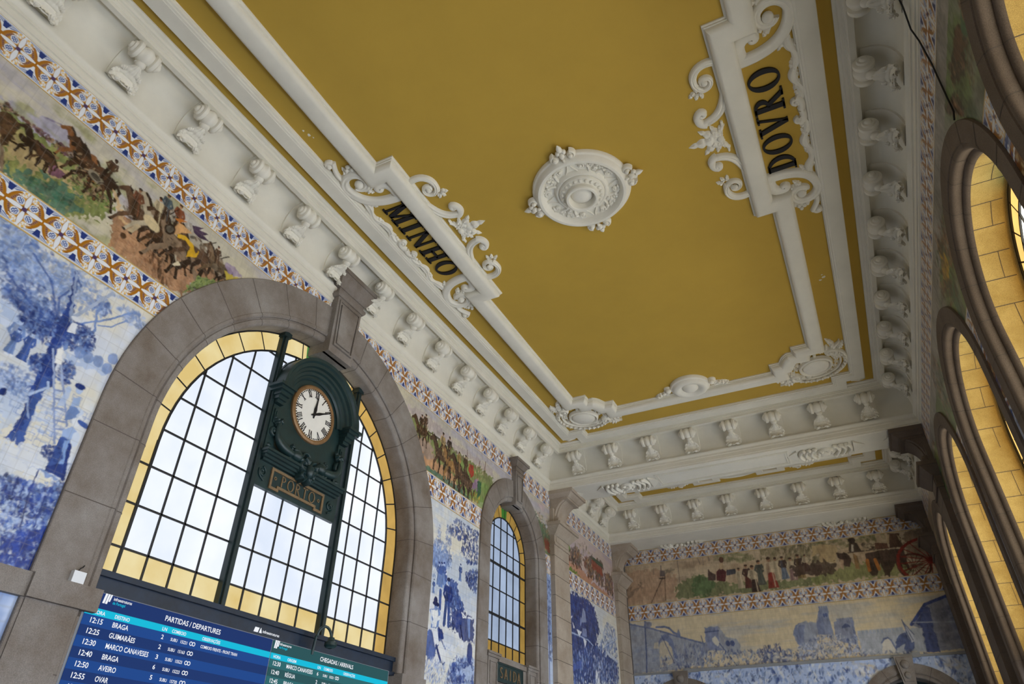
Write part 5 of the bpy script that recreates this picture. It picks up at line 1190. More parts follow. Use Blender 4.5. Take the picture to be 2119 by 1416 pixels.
# ---- ploughman and oxen, between the arches
c = Canvas(11.6, 14.5, 3.4, 7.33, .0105, C(206, 208, 206), 21)
c.wash(CR, .7, .5, .4, .6, .7); c.wash(BL1, .5, .3, .52, .7, .5)
c.poly([(12.085,5.891),(12.700,6.111),(13.197,6.385),(14.223,6.444),(14.220,5.717),(12.131,5.260)], C(170,186,208), .6, .04)
c.poly([(12.093,6.332),(12.358,6.385),(12.876,6.375),(13.009,6.142),(12.620,5.932),(12.131,5.903)], BL2, .8, .05); c.foliage(*[(12.434,6.195)][0], .55, .32, 380, .05, [BL2, BL3, BL2, BL1], .6)
for x, y, h in ([(12.407,6.399)][0]+(.45,), [(12.733,6.469)][0]+(.55,), [(12.863,6.480)][0]+(.4,)): c.foliage(x, y+h*.4, .07, h*.55, 70, .035, [BL2, BL1, BL3], .55)
for P, n in (([(12.688,6.827),(13.107,7.205),(13.679,7.246),(14.164,7.221),(14.165,6.428),(13.705,6.332),(13.349,6.511),(13.433,6.790),(12.991,6.768)], 520), ([(13.531,6.092),(14.171,6.345),(14.161,5.731),(13.808,5.837)], 260)): c.scatter(P, n, .048, [BL4, BL3, BL5, BL3], (.4,.8), None, .85)
c.scatter([(12.138,5.855),(12.821,5.959),(12.797,5.745),(12.163,5.685)], 90, .05, [WH, BL2, WH], (.3,.6), 1.4, .8, .3)
for x, y, h in ([(12.596,5.543)][0]+(.55,), [(12.775,5.510)][0]+(.42,), [(12.494,5.568)][0]+(.5,), [(12.687,5.615)][0]+(.5,), [(12.330,5.355)][0]+(.3,), [(13.389,5.867)][0]+(.4,)): c.person(x, y, h, BL3, BL2, BL1, BL4)
c.wash(WH, .5, .2, .4, .6, .6, mask=((c.V < 5.35)[:, None] & (c.V > 3.9)[:, None]))
c.poly([(12.908,5.670),(13.070,5.840),(13.318,5.770),(13.455,5.489),(13.688,5.333),(13.070,5.175),(12.876,5.307)], BL3, .95, .03); c.scatter([(12.876,5.307),(13.073,5.815),(13.688,5.333),(13.567,4.927),(13.066,4.781)], 260, .05, [BL3, BL4, BL2], (.3,.8), None, .8)
c.poly([(13.145,5.191),(13.476,5.287),(13.751,5.243),(14.089,5.209),(14.131,4.705),(13.540,4.675),(13.318,4.805),(13.066,4.781)], BL4, .9, .03)
for x in (330, 350, 375, 395, 415): c.line([(13.512,4.941)] if False else [[(13.512,4.941)][0], [(13.616,4.701)][0]], .03, BL5)
for P in ([(13.536,5.224),(13.732,5.162),(13.747,5.294)], [(13.812,5.179),(14.006,5.192),(14.013,5.298)]): c.line(P, .018, WH)
c.line([(13.563,5.229),(13.599,5.135),(13.731,5.167),(13.747,5.294)], .014, C(220,222,220)); c.poly([(13.788,5.148),(13.923,5.176),(13.946,4.798),(13.879,4.760)], C(120,146,196), .8)
c.person(*[(12.918,4.849)][0], 1.0, BL4, BL3, BL2, BL5, False)
c.line([(12.606,5.470),(12.627,5.128)], .05, BL3);
c.poly([(12.226,4.620),(12.491,4.718),(12.774,4.749),(12.845,4.573),(12.663,4.493),(12.524,4.151),(12.305,4.094),(12.151,4.223)], BL3, .95, .02); c.poly([(12.626,4.768),(12.833,4.665),(12.824,4.546),(12.657,4.539)], BL4)
c.poly([(12.332,4.687),(12.586,4.713),(12.672,4.426),(12.541,4.357),(12.415,4.587)], WH); c.poly([(12.232,5.019),(12.578,5.130),(12.668,5.040),(12.611,4.741),(12.329,4.675),(12.349,4.854)], BL2); c.poly([(12.279,5.015),(12.536,5.084),(12.576,4.996),(12.535,4.738),(12.389,4.710),(12.404,4.865)], C(222,224,224)); c.line([(12.320,4.990),(12.295,4.843),(12.438,4.754)], .03, C(200,208,220)); c.ell(*[(12.471,5.131)][0], .07, .09, BL2); c.ell(*[(12.465,5.178)][0], .14, .05, BL5); c.ell(*[(12.443,5.234)][0], .08, .1, BL5)
c.line([(12.583,4.387),(12.726,4.206),(12.784,4.124)], .035, BL4); c.line([(12.754,4.533),(12.943,4.379)], .02, BL3); c.line([(12.758,4.143),(12.884,4.083),(12.950,4.127)], .014, BL5); c.line([(12.448,4.851),(12.628,4.935)], .04, C(214,218,222))
c.scatter([(12.122,4.130),(12.947,4.150),(13.188,3.763),(12.151,3.662)], 520, .04, [BL2, BL1, WH, BL2, BL3], (.2,.5), 1.3, .7, .4)
c.poly([(13.241,4.149),(13.628,4.327),(14.158,4.387),(14.172,3.892),(13.188,3.763)], BL3, .85, .06); c.scatter([(13.146,4.111),(13.628,4.327),(14.158,4.387),(14.172,3.892),(12.999,3.739)], 420, .06, [BL3, BL4, BL2, BL1, BL4], (.3,.7), None, .8)
c.ell(*[(13.959,4.477)][0], .13, .24, BL4, .95); c.poly([(13.654,4.070),(14.005,4.265),(14.155,4.095),(13.984,3.905)], C(170,186,214), .8, .03); c.scatter([(12.804,4.519),(13.547,4.603),(13.826,4.455),(13.040,4.187)], 90, .04, [BL1, WH], (.2,.5), .3, .6)
c.brush(); c.grout(.14, .30)
c.build('tile_mural', FL(0), 'blue and white tile picture of a ploughman and oxen between the two arches', 'tile mural', HOLL)
c = Canvas(17.6, 18.54, 3.4, 7.33, .016, C(186, 200, 224), 31)
c.poly([(17.6,5.6),(18.54,5.4),(18.54,7.33),(17.6,7.33)], BL2, .6, .05); c.scatter([(17.6,5.1),(18.54,5.0),(18.54,7.33),(17.6,7.33)], 620, .05, [BL4, BL3, BL2, BL5], (.3,.8), None, .8); c.line([(18.30,3.9),(18.32,6.4)], .022, BL4); c.wash(BL1, .3, .3, .4, .6, .6, mask=(c.V < 4.4)[:, None]); c.grout(.14, .3)
c.build('tile_mural', FL(0), 'narrow blue tile strip with tree foliage beside the pilaster', 'tile mural', HOLL)
# ---- procession in the short bay
c = Canvas(19.64, 24.3, 3.4, 7.33, .018, C(200, 204, 206), 41)
c.wash(CR, .7, .5, .4, .6, .7)
c.poly([(19.568,6.842),(19.851,7.244),(20.803,7.286),(21.933,7.248),(22.205,7.010),(22.446,6.595),(22.040,6.071),(24.084,5.872),(24.052,5.181),(19.585,4.597)], BL4, .95, .06)
c.scatter([(19.568,6.842),(19.851,7.244),(20.803,7.286),(21.933,7.248),(22.205,7.010),(22.446,6.595),(22.040,6.071),(19.629,5.540)], 900, .075, [BL4, BL5, BL3, BL4, BL4], (.3,.8), None, .75)
c.scatter([(22.424,6.138),(23.236,6.963),(24.060,6.950),(24.105,5.960),(22.033,6.029)], 420, .07, [BL2, BL3, BG, BL2], (.3,.8), None, .7)
for P, k in (([(21.050,6.971),(21.212,6.883),(21.284,6.573),(20.810,6.478)], C(140,152,184)), ([(20.905,6.339),(21.254,6.366),(21.241,6.126),(20.849,6.094)], C(120,134,176)), ([(20.774,6.630),(20.944,6.625),(20.794,6.357),(20.707,6.379)], C(120,134,176))): c.poly(P, k, .85)
for P in ([(19.559,6.409),(20.131,6.528),(19.808,6.297),(19.577,6.269)], [(20.408,6.204),(20.830,6.207),(20.615,6.012)], [(20.924,6.069),(21.223,6.006),(21.053,5.782)], [(20.081,6.371),(20.279,6.218),(20.167,6.177)]): c.poly(P, WH, .95)
c.line([(19.522,6.015),(20.423,6.053),(21.324,6.063),(21.784,5.986)], .02, BL1, .8)
c.scatter([(19.677,5.512),(20.715,5.763),(22.159,6.051),(24.084,5.872),(24.081,5.184),(19.635,4.604)], 1100, .07, [BL3, BL2, BL4, BL1, BL3, BL4], (.25,.6), 1.4, .75, .4)
c.scatter([(21.743,5.743),(24.041,5.698),(24.081,5.184),(21.844,4.952)], 260, .055, [WH, BL1, BL2], (.3,.6), 1.5, .7, .3)
c.poly([(19.895,5.151),(20.663,5.379),(20.750,5.207),(19.979,4.986)], C(70,92,160), .9); c.poly([(23.044,6.039),(24.123,5.921),(24.129,5.829),(23.021,5.932)], C(190,198,214), .8)
for P in ([(22.827,6.250),(24.131,6.654)], [(22.868,6.133),(24.194,6.622)], [(23.421,6.567),(23.655,6.396)], [(23.870,6.737),(24.036,6.550)]): c.line(P, .02, C(170,184,208), .8)
c.scatter([(21.892,5.224),(22.270,5.317),(22.199,4.939),(21.834,4.891)], 40, .08, [WH, C(220,224,228)], (.3,.5), 1.4, .9, .2)
c.brush(.010, .07, .4); c.grout(.14, .3)
c.build('tile_mural', FL(0), 'dark blue tile picture of a procession with banners in the short bay', 'tile mural', ())
# ---- coloured frieze along the left wall
SKY = C(186, 180, 164); HAZ = C(168, 164, 178); GR1 = C(112, 122, 66); GR2 = C(70, 96, 60); GR3 = C(74, 108, 92); EA = C(158, 118, 86); EA2 = C(120, 84, 60); DK = C(46, 32, 24); DK2 = C(72, 50, 34); TAN = C(176, 150, 110); MAU = C(110, 72, 92)
c = Canvas(1.2, 18.56, 7.86, 9.36, .0105, SKY, 51)
c.wash(HAZ, 1.4, .35, .42, .62, .8); c.wash(C(196,188,160), .9, .3, .5, .7, .7)
c.poly([(1.763,8.805),(2.000,8.855),(2.269,8.992),(2.489,9.084),(2.629,9.032),(2.892,8.985),(3.202,8.764),(3.400,8.589),(3.347,8.399),(1.901,8.492)], C(160,156,176), .85, .02); c.line([(2.269,8.992),(2.464,9.075),(2.521,9.078)], .012, C(120,108,140), .6)
c.poly([(1.821,8.674),(1.961,8.704),(2.093,8.700),(2.368,8.693),(2.631,8.742),(2.944,8.706),(3.289,8.748),(3.493,8.475),(3.433,8.183),(3.017,7.882),(2.206,7.884),(2.164,7.895)], GR1, .95, .03); c.poly([(1.901,8.492),(2.105,8.553),(2.449,8.502),(2.693,8.524),(3.067,8.329),(2.811,8.310),(2.134,8.047)], TAN, .8, .04); c.wash(C(140,140,80), .4, .2, .5, .65, .6, mask=(c.U < 4.4)[None, :])
c.poly([(2.211,7.872),(2.293,8.030),(2.490,8.120),(2.837,8.317),(3.113,8.217),(3.132,8.025),(2.959,7.885),(2.454,7.807)], GR3, .9, .05); c.scatter([(2.266,7.946),(2.490,8.120),(3.113,8.217),(3.069,7.966),(2.573,7.832)], 160, .05, [GR2, C(60,110,90), C(110,110,90), C(50,84,72)], (.2,.5), .2, .6)
c.scatter([(2.773,8.331),(3.289,8.748),(3.493,8.475),(3.136,8.161)], 120, .04, [GR2, C(90,130,60), TAN], (.2,.4), .3, .7)
c.scatter([(1.786,8.753),(1.847,8.788),(2.004,8.756),(2.209,8.775),(2.513,8.817),(2.712,8.830),(2.973,8.861),(2.975,8.780),(2.686,8.679),(2.331,8.713),(2.001,8.732),(1.832,8.648)], 330, .030, [DK, DK2, MAU, C(96,70,54), C(150,120,90)], (.3,.8), None, .9)
for P, k in (([(2.302,8.558),(2.402,8.611),(2.492,8.530),(2.393,8.441),(2.312,8.471)], MAU), ([(2.577,8.363),(2.628,8.476),(2.791,8.428),(2.783,8.341),(2.611,8.282)], MAU), ([(2.519,8.401),(2.575,8.600),(2.627,8.595),(2.571,8.377)], C(120,96,66))): c.poly(P, k, .95, .008)
c.horse(*[(2.394,8.249)][0], .42, -1, DK, DK, .6); c.horse(*[(2.506,8.270)][0], .30, -1, DK2, DK, .6); c.ell(*[(2.190,8.492)][0], .07, .05, DK, 1, -.5)
c.poly([(1.844,8.622),(1.899,8.669),(2.015,8.668),(2.096,8.603),(2.102,8.470),(2.098,8.272),(2.087,8.183),(2.214,7.838),(2.202,7.808)], DK2, .95, .01); c.scatter([(1.861,8.583),(2.013,8.645),(2.093,8.579),(2.098,8.272),(2.006,8.283)], 80, .035, [DK, C(90,64,44), C(60,42,30)], (.3,.7), None, .8); c.poly([(2.031,8.197),(2.081,8.196),(2.217,7.859),(2.202,7.808)], C(130,110,90), .9)
c.line([(2.093,8.343),(2.263,8.368)], .014, DK)
for cx, cy, k, cl in ([(2.857,8.697)][0]+(.5,C(120,78,44)), [(3.154,8.492)][0]+(.62,DK), [(3.024,8.585)][0]+(.55,DK2)): c.horse(cx, cy-.2*k, k, -1, cl, DK, 1)
c.scatter([(2.726,8.762),(2.834,8.901),(3.007,8.855),(3.225,8.787),(3.278,8.614),(3.446,8.431),(3.206,8.363),(2.887,8.407),(2.859,8.618)], 260, .034, [DK, DK2, C(110,72,44), C(150,128,100), DK], (.3,.7), None, .8)
c.ell(*[(3.117,8.719)][0], .13, .08, C(120,112,96), 1, -.2); c.ell(*[(3.117,8.719)][0], .08, .05, C(60,54,46), 1, -.2); c.person(*[(3.213,8.776)][0], .46, DK2, DK, DK2, DK, False, .1); c.line([(3.180,8.660),(3.395,8.896)], .008, DK)
# foreground charge
c.poly([(3.522,8.300),(3.632,8.472),(3.934,8.524),(4.157,8.572),(4.740,8.461),(5.007,8.732),(5.508,8.676),(5.003,8.221),(4.878,7.879),(4.611,7.876),(3.695,7.862)], EA, .95, .03); c.scatter([(3.564,8.196),(3.958,8.545),(4.209,8.432),(4.788,8.425),(5.270,8.515),(4.868,7.907),(4.611,7.876),(3.685,7.887)], 420, .06, [C(170,128,98), EA2, C(140,100,74), C(178,140,108)], (.12,.3), -.15, .6, .5)
c.scatter([(4.149,8.165),(4.253,8.269),(4.673,7.887),(4.509,7.886)], 60, .07, [DK2, EA2], (.15,.3), -1.3, .8, .2); c.poly([(3.382,8.732),(3.435,8.746),(3.686,8.448),(3.761,8.371),(3.630,8.362),(3.503,8.535)], C(200,168,124), .8, .015)
T1, T2, T3, T4 = C(84, 62, 46), C(124, 104, 84), C(104, 84, 62), C(150, 130, 104)
for P, n in (([(3.603,8.702),(3.663,8.988),(3.771,8.996),(3.886,8.818),(3.903,8.607),(3.773,8.418),(3.621,8.462)], 60), ([(3.897,8.790),(3.986,8.987),(4.179,9.149),(4.413,9.227),(4.459,9.149),(4.317,8.864),(4.257,8.659),(4.025,8.494),(3.850,8.378)], 90), ([(4.070,8.459),(4.291,8.841),(4.411,8.987),(4.626,9.138),(4.886,9.084),(4.913,8.791),(4.835,8.594),(4.706,8.360),(4.613,8.142),(4.397,8.188),(4.157,8.226)], 130), ([(4.860,8.943),(5.103,9.007),(5.310,8.975),(5.425,8.927),(5.508,8.676),(5.245,8.591),(5.007,8.732)], 160)):
    c.poly(P, T3, .35, .03); c.scatter(P, n, .05, [DK, DK2, T1, T4, DK, T2, T3], (.2,.5), -.6, .8, .6)
for x, y, k, cl in ([(3.866,8.538)][0]+(.62,T1), [(4.157,8.572)][0]+(.72,C(170,158,134)), [(4.371,8.531)][0]+(.66,DK2), [(4.574,8.439)][0]+(.82,T2), [(4.792,8.616)][0]+(.62,T1), [(5.300,8.711)][0]+(.55,T3)):
    c.horse(x+.05, y-.42*k, k, -1, cl, DK, 1.3); c.scatter([(x-.35*k,y-.05*k),(x+.35*k,y-.05*k),(x+.3*k,y+.32*k),(x-.3*k,y+.32*k)], 34, .035, [cl*1.3, cl*.6, DK], (.15,.4), -.4, .7, .4)
for x, y, h, tp in ([(3.796,8.640)][0]+(.5,C(120,76,54)), [(4.118,8.764)][0]+(.5,C(186,170,136)), [(4.210,8.923)][0]+(.5,C(70,84,92)), [(4.443,8.898)][0]+(.52,C(120,66,40)), [(5.080,8.849)][0]+(.34,C(110,90,70)), [(5.248,8.866)][0]+(.36,DK2)): c.person(x, y-.05, h, tp, DK2, C(150,104,72), DK, False, -.15)
c.ell(*[(4.053,8.676)][0], .16, .10, C(196,178,140), 1, -.3); c.poly([(3.776,8.294),(3.865,8.500),(3.939,8.511),(3.859,8.314)], C(178,160,128), .95); c.poly([(4.562,8.283),(4.635,8.414),(4.687,8.364),(4.612,8.286)], C(206,194,164)); c.ell(*[(3.762,8.176)][0], .05, .05, DK2)
c.poly([(4.464,8.839),(4.593,8.873),(4.741,8.862),(4.841,8.732),(4.888,8.809),(4.896,8.681),(4.722,8.560),(4.739,8.764),(4.614,8.813),(4.491,8.765)], C(204,160,34), .97, .006); c.poly([(4.375,8.799),(4.432,9.025),(4.516,9.040),(4.688,9.013),(4.518,8.885),(4.435,8.775)], C(196,150,100), .95); c.poly([(4.339,9.040),(4.438,9.109),(4.549,9.149),(4.432,9.025)], C(186,110,40), .95)
c.poly([(4.640,9.150),(4.842,9.268),(4.780,9.173),(4.953,9.222),(4.870,9.131),(5.011,9.110),(4.808,9.038),(4.711,9.053)], C(56,34,64), .97); c.ell(*[(4.338,8.806)][0], .09, .12, DK, 1, -.5); c.ell(*[(4.338,8.806)][0], .055, .08, C(90,84,74), 1, -.5)
for P in ([(5.289,8.978),(5.420,9.125)], [(5.021,9.078),(5.119,9.191)], [(4.253,9.040),(4.344,9.223)], [(4.720,8.371),(4.869,8.396),(4.882,8.461),(4.818,8.542)]): c.line(P, .009, DK)
c.ell(*[(5.243,8.764)][0], .07, .07, C(120,104,84)); c.ell(*[(5.378,8.860)][0], .06, .07, C(100,84,64)); c.poly([(5.399,8.827),(5.748,8.877),(5.527,8.680)], C(196,176,70), .9, .01); c.poly([(4.881,7.969),(5.014,8.395),(5.403,8.578),(5.167,8.269)], C(128,146,84), .9, .02); c.scatter([(4.903,8.003),(5.019,8.381),(5.357,8.543)], 60, .03, [GR2, C(60,80,40)], (.2,.4), .9, .8)
c.poly([(5.388,8.978),(5.554,9.029),(5.739,9.011),(5.775,8.898),(5.472,8.845)], C(150,132,160), .8, .02)
# right of the great arch
c.poly([(10.423,9.015),(11.259,9.149),(12.198,9.130),(12.749,9.032),(14.805,9.134),(14.818,8.883),(13.572,8.946),(12.768,8.865),(11.942,8.838),(11.129,8.895),(10.635,8.898)], C(172,160,160), .8, .03)
c.poly([(10.674,8.856),(11.129,8.895),(11.947,8.798),(12.770,8.844),(13.578,8.881),(14.817,8.905),(14.853,8.236),(14.077,7.960),(12.881,7.876),(11.545,7.969)], GR1, .92, .03); c.wash(C(110,140,70), .3, .2, .45, .6, .7, mask=((c.U > 11.6) & (c.U < 14.6))[None, :]*(c.V < 8.75)[:, None])
c.poly([(11.169,8.443),(11.696,8.559),(12.023,8.249),(12.610,8.244),(13.257,7.976),(12.881,7.876),(11.548,7.950)], C(184,140,104), .95, .03); c.poly([(11.231,8.471),(11.762,8.589),(11.984,8.273),(11.691,8.129),(11.367,8.250)], C(150,132,120), .9, .03); c.poly([(11.551,7.932),(12.343,8.014),(13.253,8.016),(13.666,7.897),(12.885,7.837),(11.602,7.816)], GR3, .9, .02); c.scatter([(12.768,8.865),(13.415,8.835),(13.338,8.780),(12.694,8.832)], 40, .04, [C(120,96,96)], (.3,.6), -.5, .7)
for x, y, k, cl in ([(11.379,8.600)][0]+(.55,DK2), [(12.303,8.325)][0]+(.75,T1), [(12.799,8.258)][0]+(.8,C(140,104,60)), [(13.234,8.198)][0]+(.8,DK2), [(13.483,8.124)][0]+(.7,T1)): c.horse(x, y-.45*k, k, -1, cl, DK, .5); c.scatter([(x-.35*k,y-.05*k),(x+.35*k,y-.05*k),(x+.3*k,y+.32*k),(x-.3*k,y+.32*k)], 26, .04, [cl*1.35, cl*.6, DK], (.15,.4), -.4, .7, .4)
for x, y, h, tp in ([(11.335,8.662)][0]+(.5,DK2), [(11.493,8.756)][0]+(.5,T1), [(12.277,8.523)][0]+(.62,C(176,150,104)), [(12.572,8.564)][0]+(.6,DK), [(13.052,8.423)][0]+(.55,C(150,120,70)), [(13.373,8.423)][0]+(.6,DK2)): c.person(x, y-.06, h, tp, DK2, C(150,110,78), DK, False)
for P, n in (([(11.101,8.655),(11.255,8.957),(11.543,9.119),(11.629,8.778),(11.464,8.495),(11.163,8.480)], 40), ([(11.986,8.521),(12.154,8.893),(12.403,9.007),(12.735,8.807),(12.722,8.586),(12.465,8.206),(12.080,8.355)], 60), ([(12.333,8.379),(12.796,8.617),(13.352,8.632),(13.699,8.466),(13.746,7.926),(13.183,7.928),(12.938,8.042),(12.610,8.244)], 110)): c.scatter(P, n, .045, [DK, DK2, C(130,96,56), C(170,140,96), DK], (.15,.5), 1.3, .8, .5)
c.line([(11.626,8.798),(12.125,8.837)], .012, DK); c.line([(11.673,8.715),(12.128,8.817)], .012, DK2)
c.poly([(13.545,8.778),(13.753,8.819),(13.814,8.599),(13.658,8.450),(13.519,8.613)], C(160,50,36), .95, .01); c.poly([(13.826,8.450),(14.028,8.595),(14.053,8.274),(13.722,8.193)], C(140,110,140), .9, .02); c.poly([(13.993,8.493),(14.206,8.553),(14.187,8.215),(14.026,8.070)], C(40,84,56), .95, .01); c.scatter([(13.794,8.836),(14.438,9.078),(14.421,8.636),(13.865,8.487)], 90, .035, [C(170,120,90), C(110,60,40), C(190,170,140), C(90,110,60)], (.3,.7), 1.4, .9, .4)
for P in ([(13.431,9.110),(13.455,8.851)], [(14.078,9.091),(14.050,8.874)], [(14.385,9.196),(14.356,8.952)]): c.line(P, .012, C(110,70,50))
c.scatter([(13.652,8.060),(14.145,8.200),(14.082,7.898),(13.710,7.870)], 40, .04, [C(190,160,40), C(150,110,40)], (.3,.6), 1, .8)
# beside the pilaster
c.poly([(17.4,8.9),(18.56,8.6),(18.56,7.86),(17.4,7.86)], GR2, .9, .05); c.scatter([(17.6,9.0),(18.56,8.9),(18.56,7.95),(17.9,8.0)], 160, .06, [C(110,130,70), GR2, C(150,110,90), C(140,80,70), DK2, C(180,160,120)], (.3,.7), None, .8); c.poly([(18.1,8.35),(18.5,8.3),(18.5,7.95),(18.15,8.0)], C(120,40,30), .8, .03); c.wash(C(196,170,176), .6, .3, .4, .6, .7, mask=((c.U > 17.2)[None, :] & (c.V > 9.0)[:, None]))
c.brush(.005, .05, .42); c.grout(.14, .26)
c.build('tile_frieze', FL(0), 'coloured tile frieze of horsemen and chariots along the left wall', 'tile frieze', HOLL)
c = Canvas(19.64, 24.3, 7.86, 9.36, .018, C(190, 172, 164), 61); c.wash(C(176,160,170), .8, .3, .4, .6, .8)
c.poly([(19.552,8.680),(20.059,8.747),(20.265,8.545),(19.581,8.390)], C(110,136,60), .9, .02); c.poly([(19.562,8.173),(21.040,8.194),(22.379,8.007),(23.450,7.993),(24.131,7.873),(21.834,7.786),(19.528,7.791)], C(180,130,100), .9, .04); c.poly([(19.539,7.917),(20.202,7.971),(21.004,7.925),(20.528,7.845),(19.579,7.763)], C(90,130,50), .9, .03)
for P, n in (([(19.916,8.444),(20.769,8.870),(21.215,8.596),(21.028,8.104),(20.446,8.121),(19.886,8.138)], 160), ([(21.215,8.596),(22.141,8.902),(22.277,8.161),(21.632,8.086)], 140), ([(22.141,8.902),(23.229,8.969),(23.199,8.117),(22.396,8.101)], 160), ([(23.307,8.657),(24.182,8.740),(24.153,7.972),(23.324,8.055)], 160)): c.poly(P, DK2, .75, .05); c.scatter(P, n, .07, [DK, C(120,60,40), C(160,110,60), C(80,56,40), C(180,150,110), C(60,70,50)], (.3,.6), 1.4, .85, .5)
c.poly([(22.169,8.910),(23.220,8.919),(23.190,8.768),(22.145,8.764)], C(60,80,60), .95); c.poly([(22.118,8.757),(23.161,8.760),(23.103,8.463),(22.097,8.477)], C(140,60,36), .8, .03); c.scatter([(20.530,8.844),(21.546,9.194),(22.021,8.961),(21.095,8.607)], 80, .06, [C(160,140,120), C(190,170,140), C(120,110,90)], (.4,.8), None, .7); c.grout(.14, .25)
c.build('tile_frieze', FL(0), 'coloured tile frieze of a crowd with coaches in the short bay', 'tile frieze', ())
# ---- right wall frieze
c = Canvas(-18.56, -3.5, 7.85, 9.31, .016, C(150, 146, 140), 71); c.wash(C(120,116,110), 1.2, .3, .42, .6, .7); Y9 = c.V
c.wash(C(96,116,64), 1.0, .8, .30, .5, .9, mask=(Y9 < 8.95)[:, None]); c.wash(C(40,86,64), .25, .7, .5, .62, .8, mask=(Y9 < 8.6)[:, None]); c.wash(C(60,70,44), .5, .3, .55, .7, .7, mask=(Y9 < 8.7)[:, None])
for P, n in (([(-5.76,8.69),(-5.80,8.55),(-5.73,8.36),(-6.02,8.45),(-6.21,8.36),(-6.50,8.61),(-6.67,8.71),(-6.58,8.87),(-6.14,8.76)], 200), ([(-6.74,8.70),(-6.65,8.53),(-6.78,8.36),(-7.05,8.64),(-7.22,8.94),(-7.02,8.84)], 130), ([(-5.48,8.65),(-5.39,8.50),(-5.56,8.38),(-5.57,8.57)], 60)): c.poly(P, DK, .9, .03); c.scatter(P, n, .055, [DK, DK2, C(110,70,44), DK, C(140,110,80)], (.25,.6), None, .8)
c.poly([(-5.80,8.72),(-5.74,8.59),(-5.97,8.51),(-6.25,8.64),(-6.14,8.76)], C(92,58,36), .9, .02); c.scatter([(-5.81,8.41),(-5.68,8.17),(-6.24,8.15),(-6.27,8.32)], 70, .06, [C(90,66,40), DK2, C(120,90,50)], (.15,.3), 0, .7)
c.poly([(-10.11,9.11),(-9.98,8.79),(-10.02,8.58),(-10.42,8.55),(-10.69,8.80),(-10.33,8.93)], C(176,140,36), .95, .01); c.poly([(-9.99,9.11),(-9.81,8.86),(-10.11,8.81),(-10.28,9.04)], DK, .9, .02); c.scatter([(-9.71,9.07),(-8.98,8.86),(-9.63,8.42),(-10.02,8.48)], 220, .07, [DK, C(110,70,44), DK2, C(150,110,70)], (.2,.5), None, .85); c.scatter([(-10.96,8.95),(-10.24,8.46),(-10.71,8.42),(-11.41,8.82)], 90, .06, [DK, DK2], (.2,.5), None, .85)
for u in (-14.2, -10.4, -18.0): c.scatter([(u-.7,9.15),(u+.5,9.2),(u+.8,8.2),(u-.8,8.1)], 220, .08, [DK, DK2, C(110,70,44), C(150,116,80), C(70,90,50)], (.25,.6), None, .85)
c.brush(.012, .08, .45); c.grout(.14, .25)
c.build('tile_frieze', FR(0), 'coloured tile frieze of carts and riders along the shaded right wall', 'tile frieze', HOLR)
c = Canvas(-24.3, -19.64, 7.3, 9.31, .03, C(170, 150, 128), 72); c.wash(C(120,110,90), .8, .4, .4, .6, .8); c.wash(GR2, .5, .4, .5, .65, .7, mask=(c.V < 8.6)[:, None]); c.grout(.14, .25)
c.build('tile_frieze', FR(0), 'pale tile picture on the right wall of the short bay', 'tile frieze', HOLR)
for ya, yb, nm in GAPS:
    ya, yb = [(5.2, 7.2), (9.2, 11.3), (13.3, 15.4), (17.3, 18.56)][GAPS.index((ya, yb, nm))]
    c = Canvas(-yb, -ya, 4.2, 7.31, .014, C(168, 174, 190), 73); X, Y = np.meshgrid(c.U, c.V); uc = -(6.20 if ya < 8 else (ya+yb)/2); d = np.hypot(X-uc, Y-6.72)
    for r0, r1, cl in ((.0, .34, BR), (.34, .38, WH), (.38, .46, OB), (.46, .52, WH), (.52, .56, BL3)): c.a[(d >= r0) & (d < r1)] = cl
    c.a[(d < .32) & (np.sin(np.arctan2(Y-6.72, X-uc)*12) + np.sin(d*50) > .5)] = TAN; c.a[(d > .5) & (d < .62) & (np.sin(np.arctan2(Y-6.72, X-uc)*24) > .3)] = BL3
    c.wash(BL3, .10, .10, .62, .66, .7); c.grout(.14, .3)
    c.build('tile_mural', FR(0), 'roundel tiles between the ' + gap_text(nm), 'tile mural', HOLR, group='roundel tiles')
# ---- end wall: country road frieze
DUN = C(150, 130, 106)  # light brown washed over this frieze
c = Canvas(-7.82, 2.36, 7.93, 9.36, .0165, C(164, 148, 124), 81); c.wash(DUN, 1.4, .4, .4, .65, .8); c.wash(C(126,108,92), .5, .25, .55, .7, .5)
c.poly([(-8.06,9.03),(-7.35,9.16),(-6.55,9.17),(-5.90,8.78),(-6.01,7.96),(-8.15,7.90)], C(146,118,96), .7, .05); c.poly([(-8.10,8.53),(-7.53,8.50),(-7.05,8.73),(-7.59,8.26),(-8.06,8.06)], C(110,94,80), .7, .05); c.poly([(-5.93,8.50),(-5.11,8.75),(-4.52,8.48),(-3.87,8.27),(-1.05,8.21),(-1.11,7.96),(-5.44,7.97),(-6.00,8.02)], C(88,96,64), .85, .04); c.poly([(-5.35,8.57),(-4.97,8.74),(-4.53,8.44),(-4.74,7.96),(-5.36,7.99)], C(70,90,58), .8, .05)
c.scatter([(-4.49,9.31),(-3.88,9.41),(-3.09,9.23),(-3.06,9.02),(-3.71,9.00),(-4.44,9.20)], 160, .08, [C(108,106,78), C(92,94,66), C(120,116,86)], (.4,.7), 0, .7); c.scatter([(-2.84,9.48),(-0.76,9.43),(-0.94,8.65),(-2.86,8.99)], 300, .10, [C(96,92,68), C(110,100,76), C(78,74,54), C(126,116,90)], (.3,.6), 1.4, .7, .5)
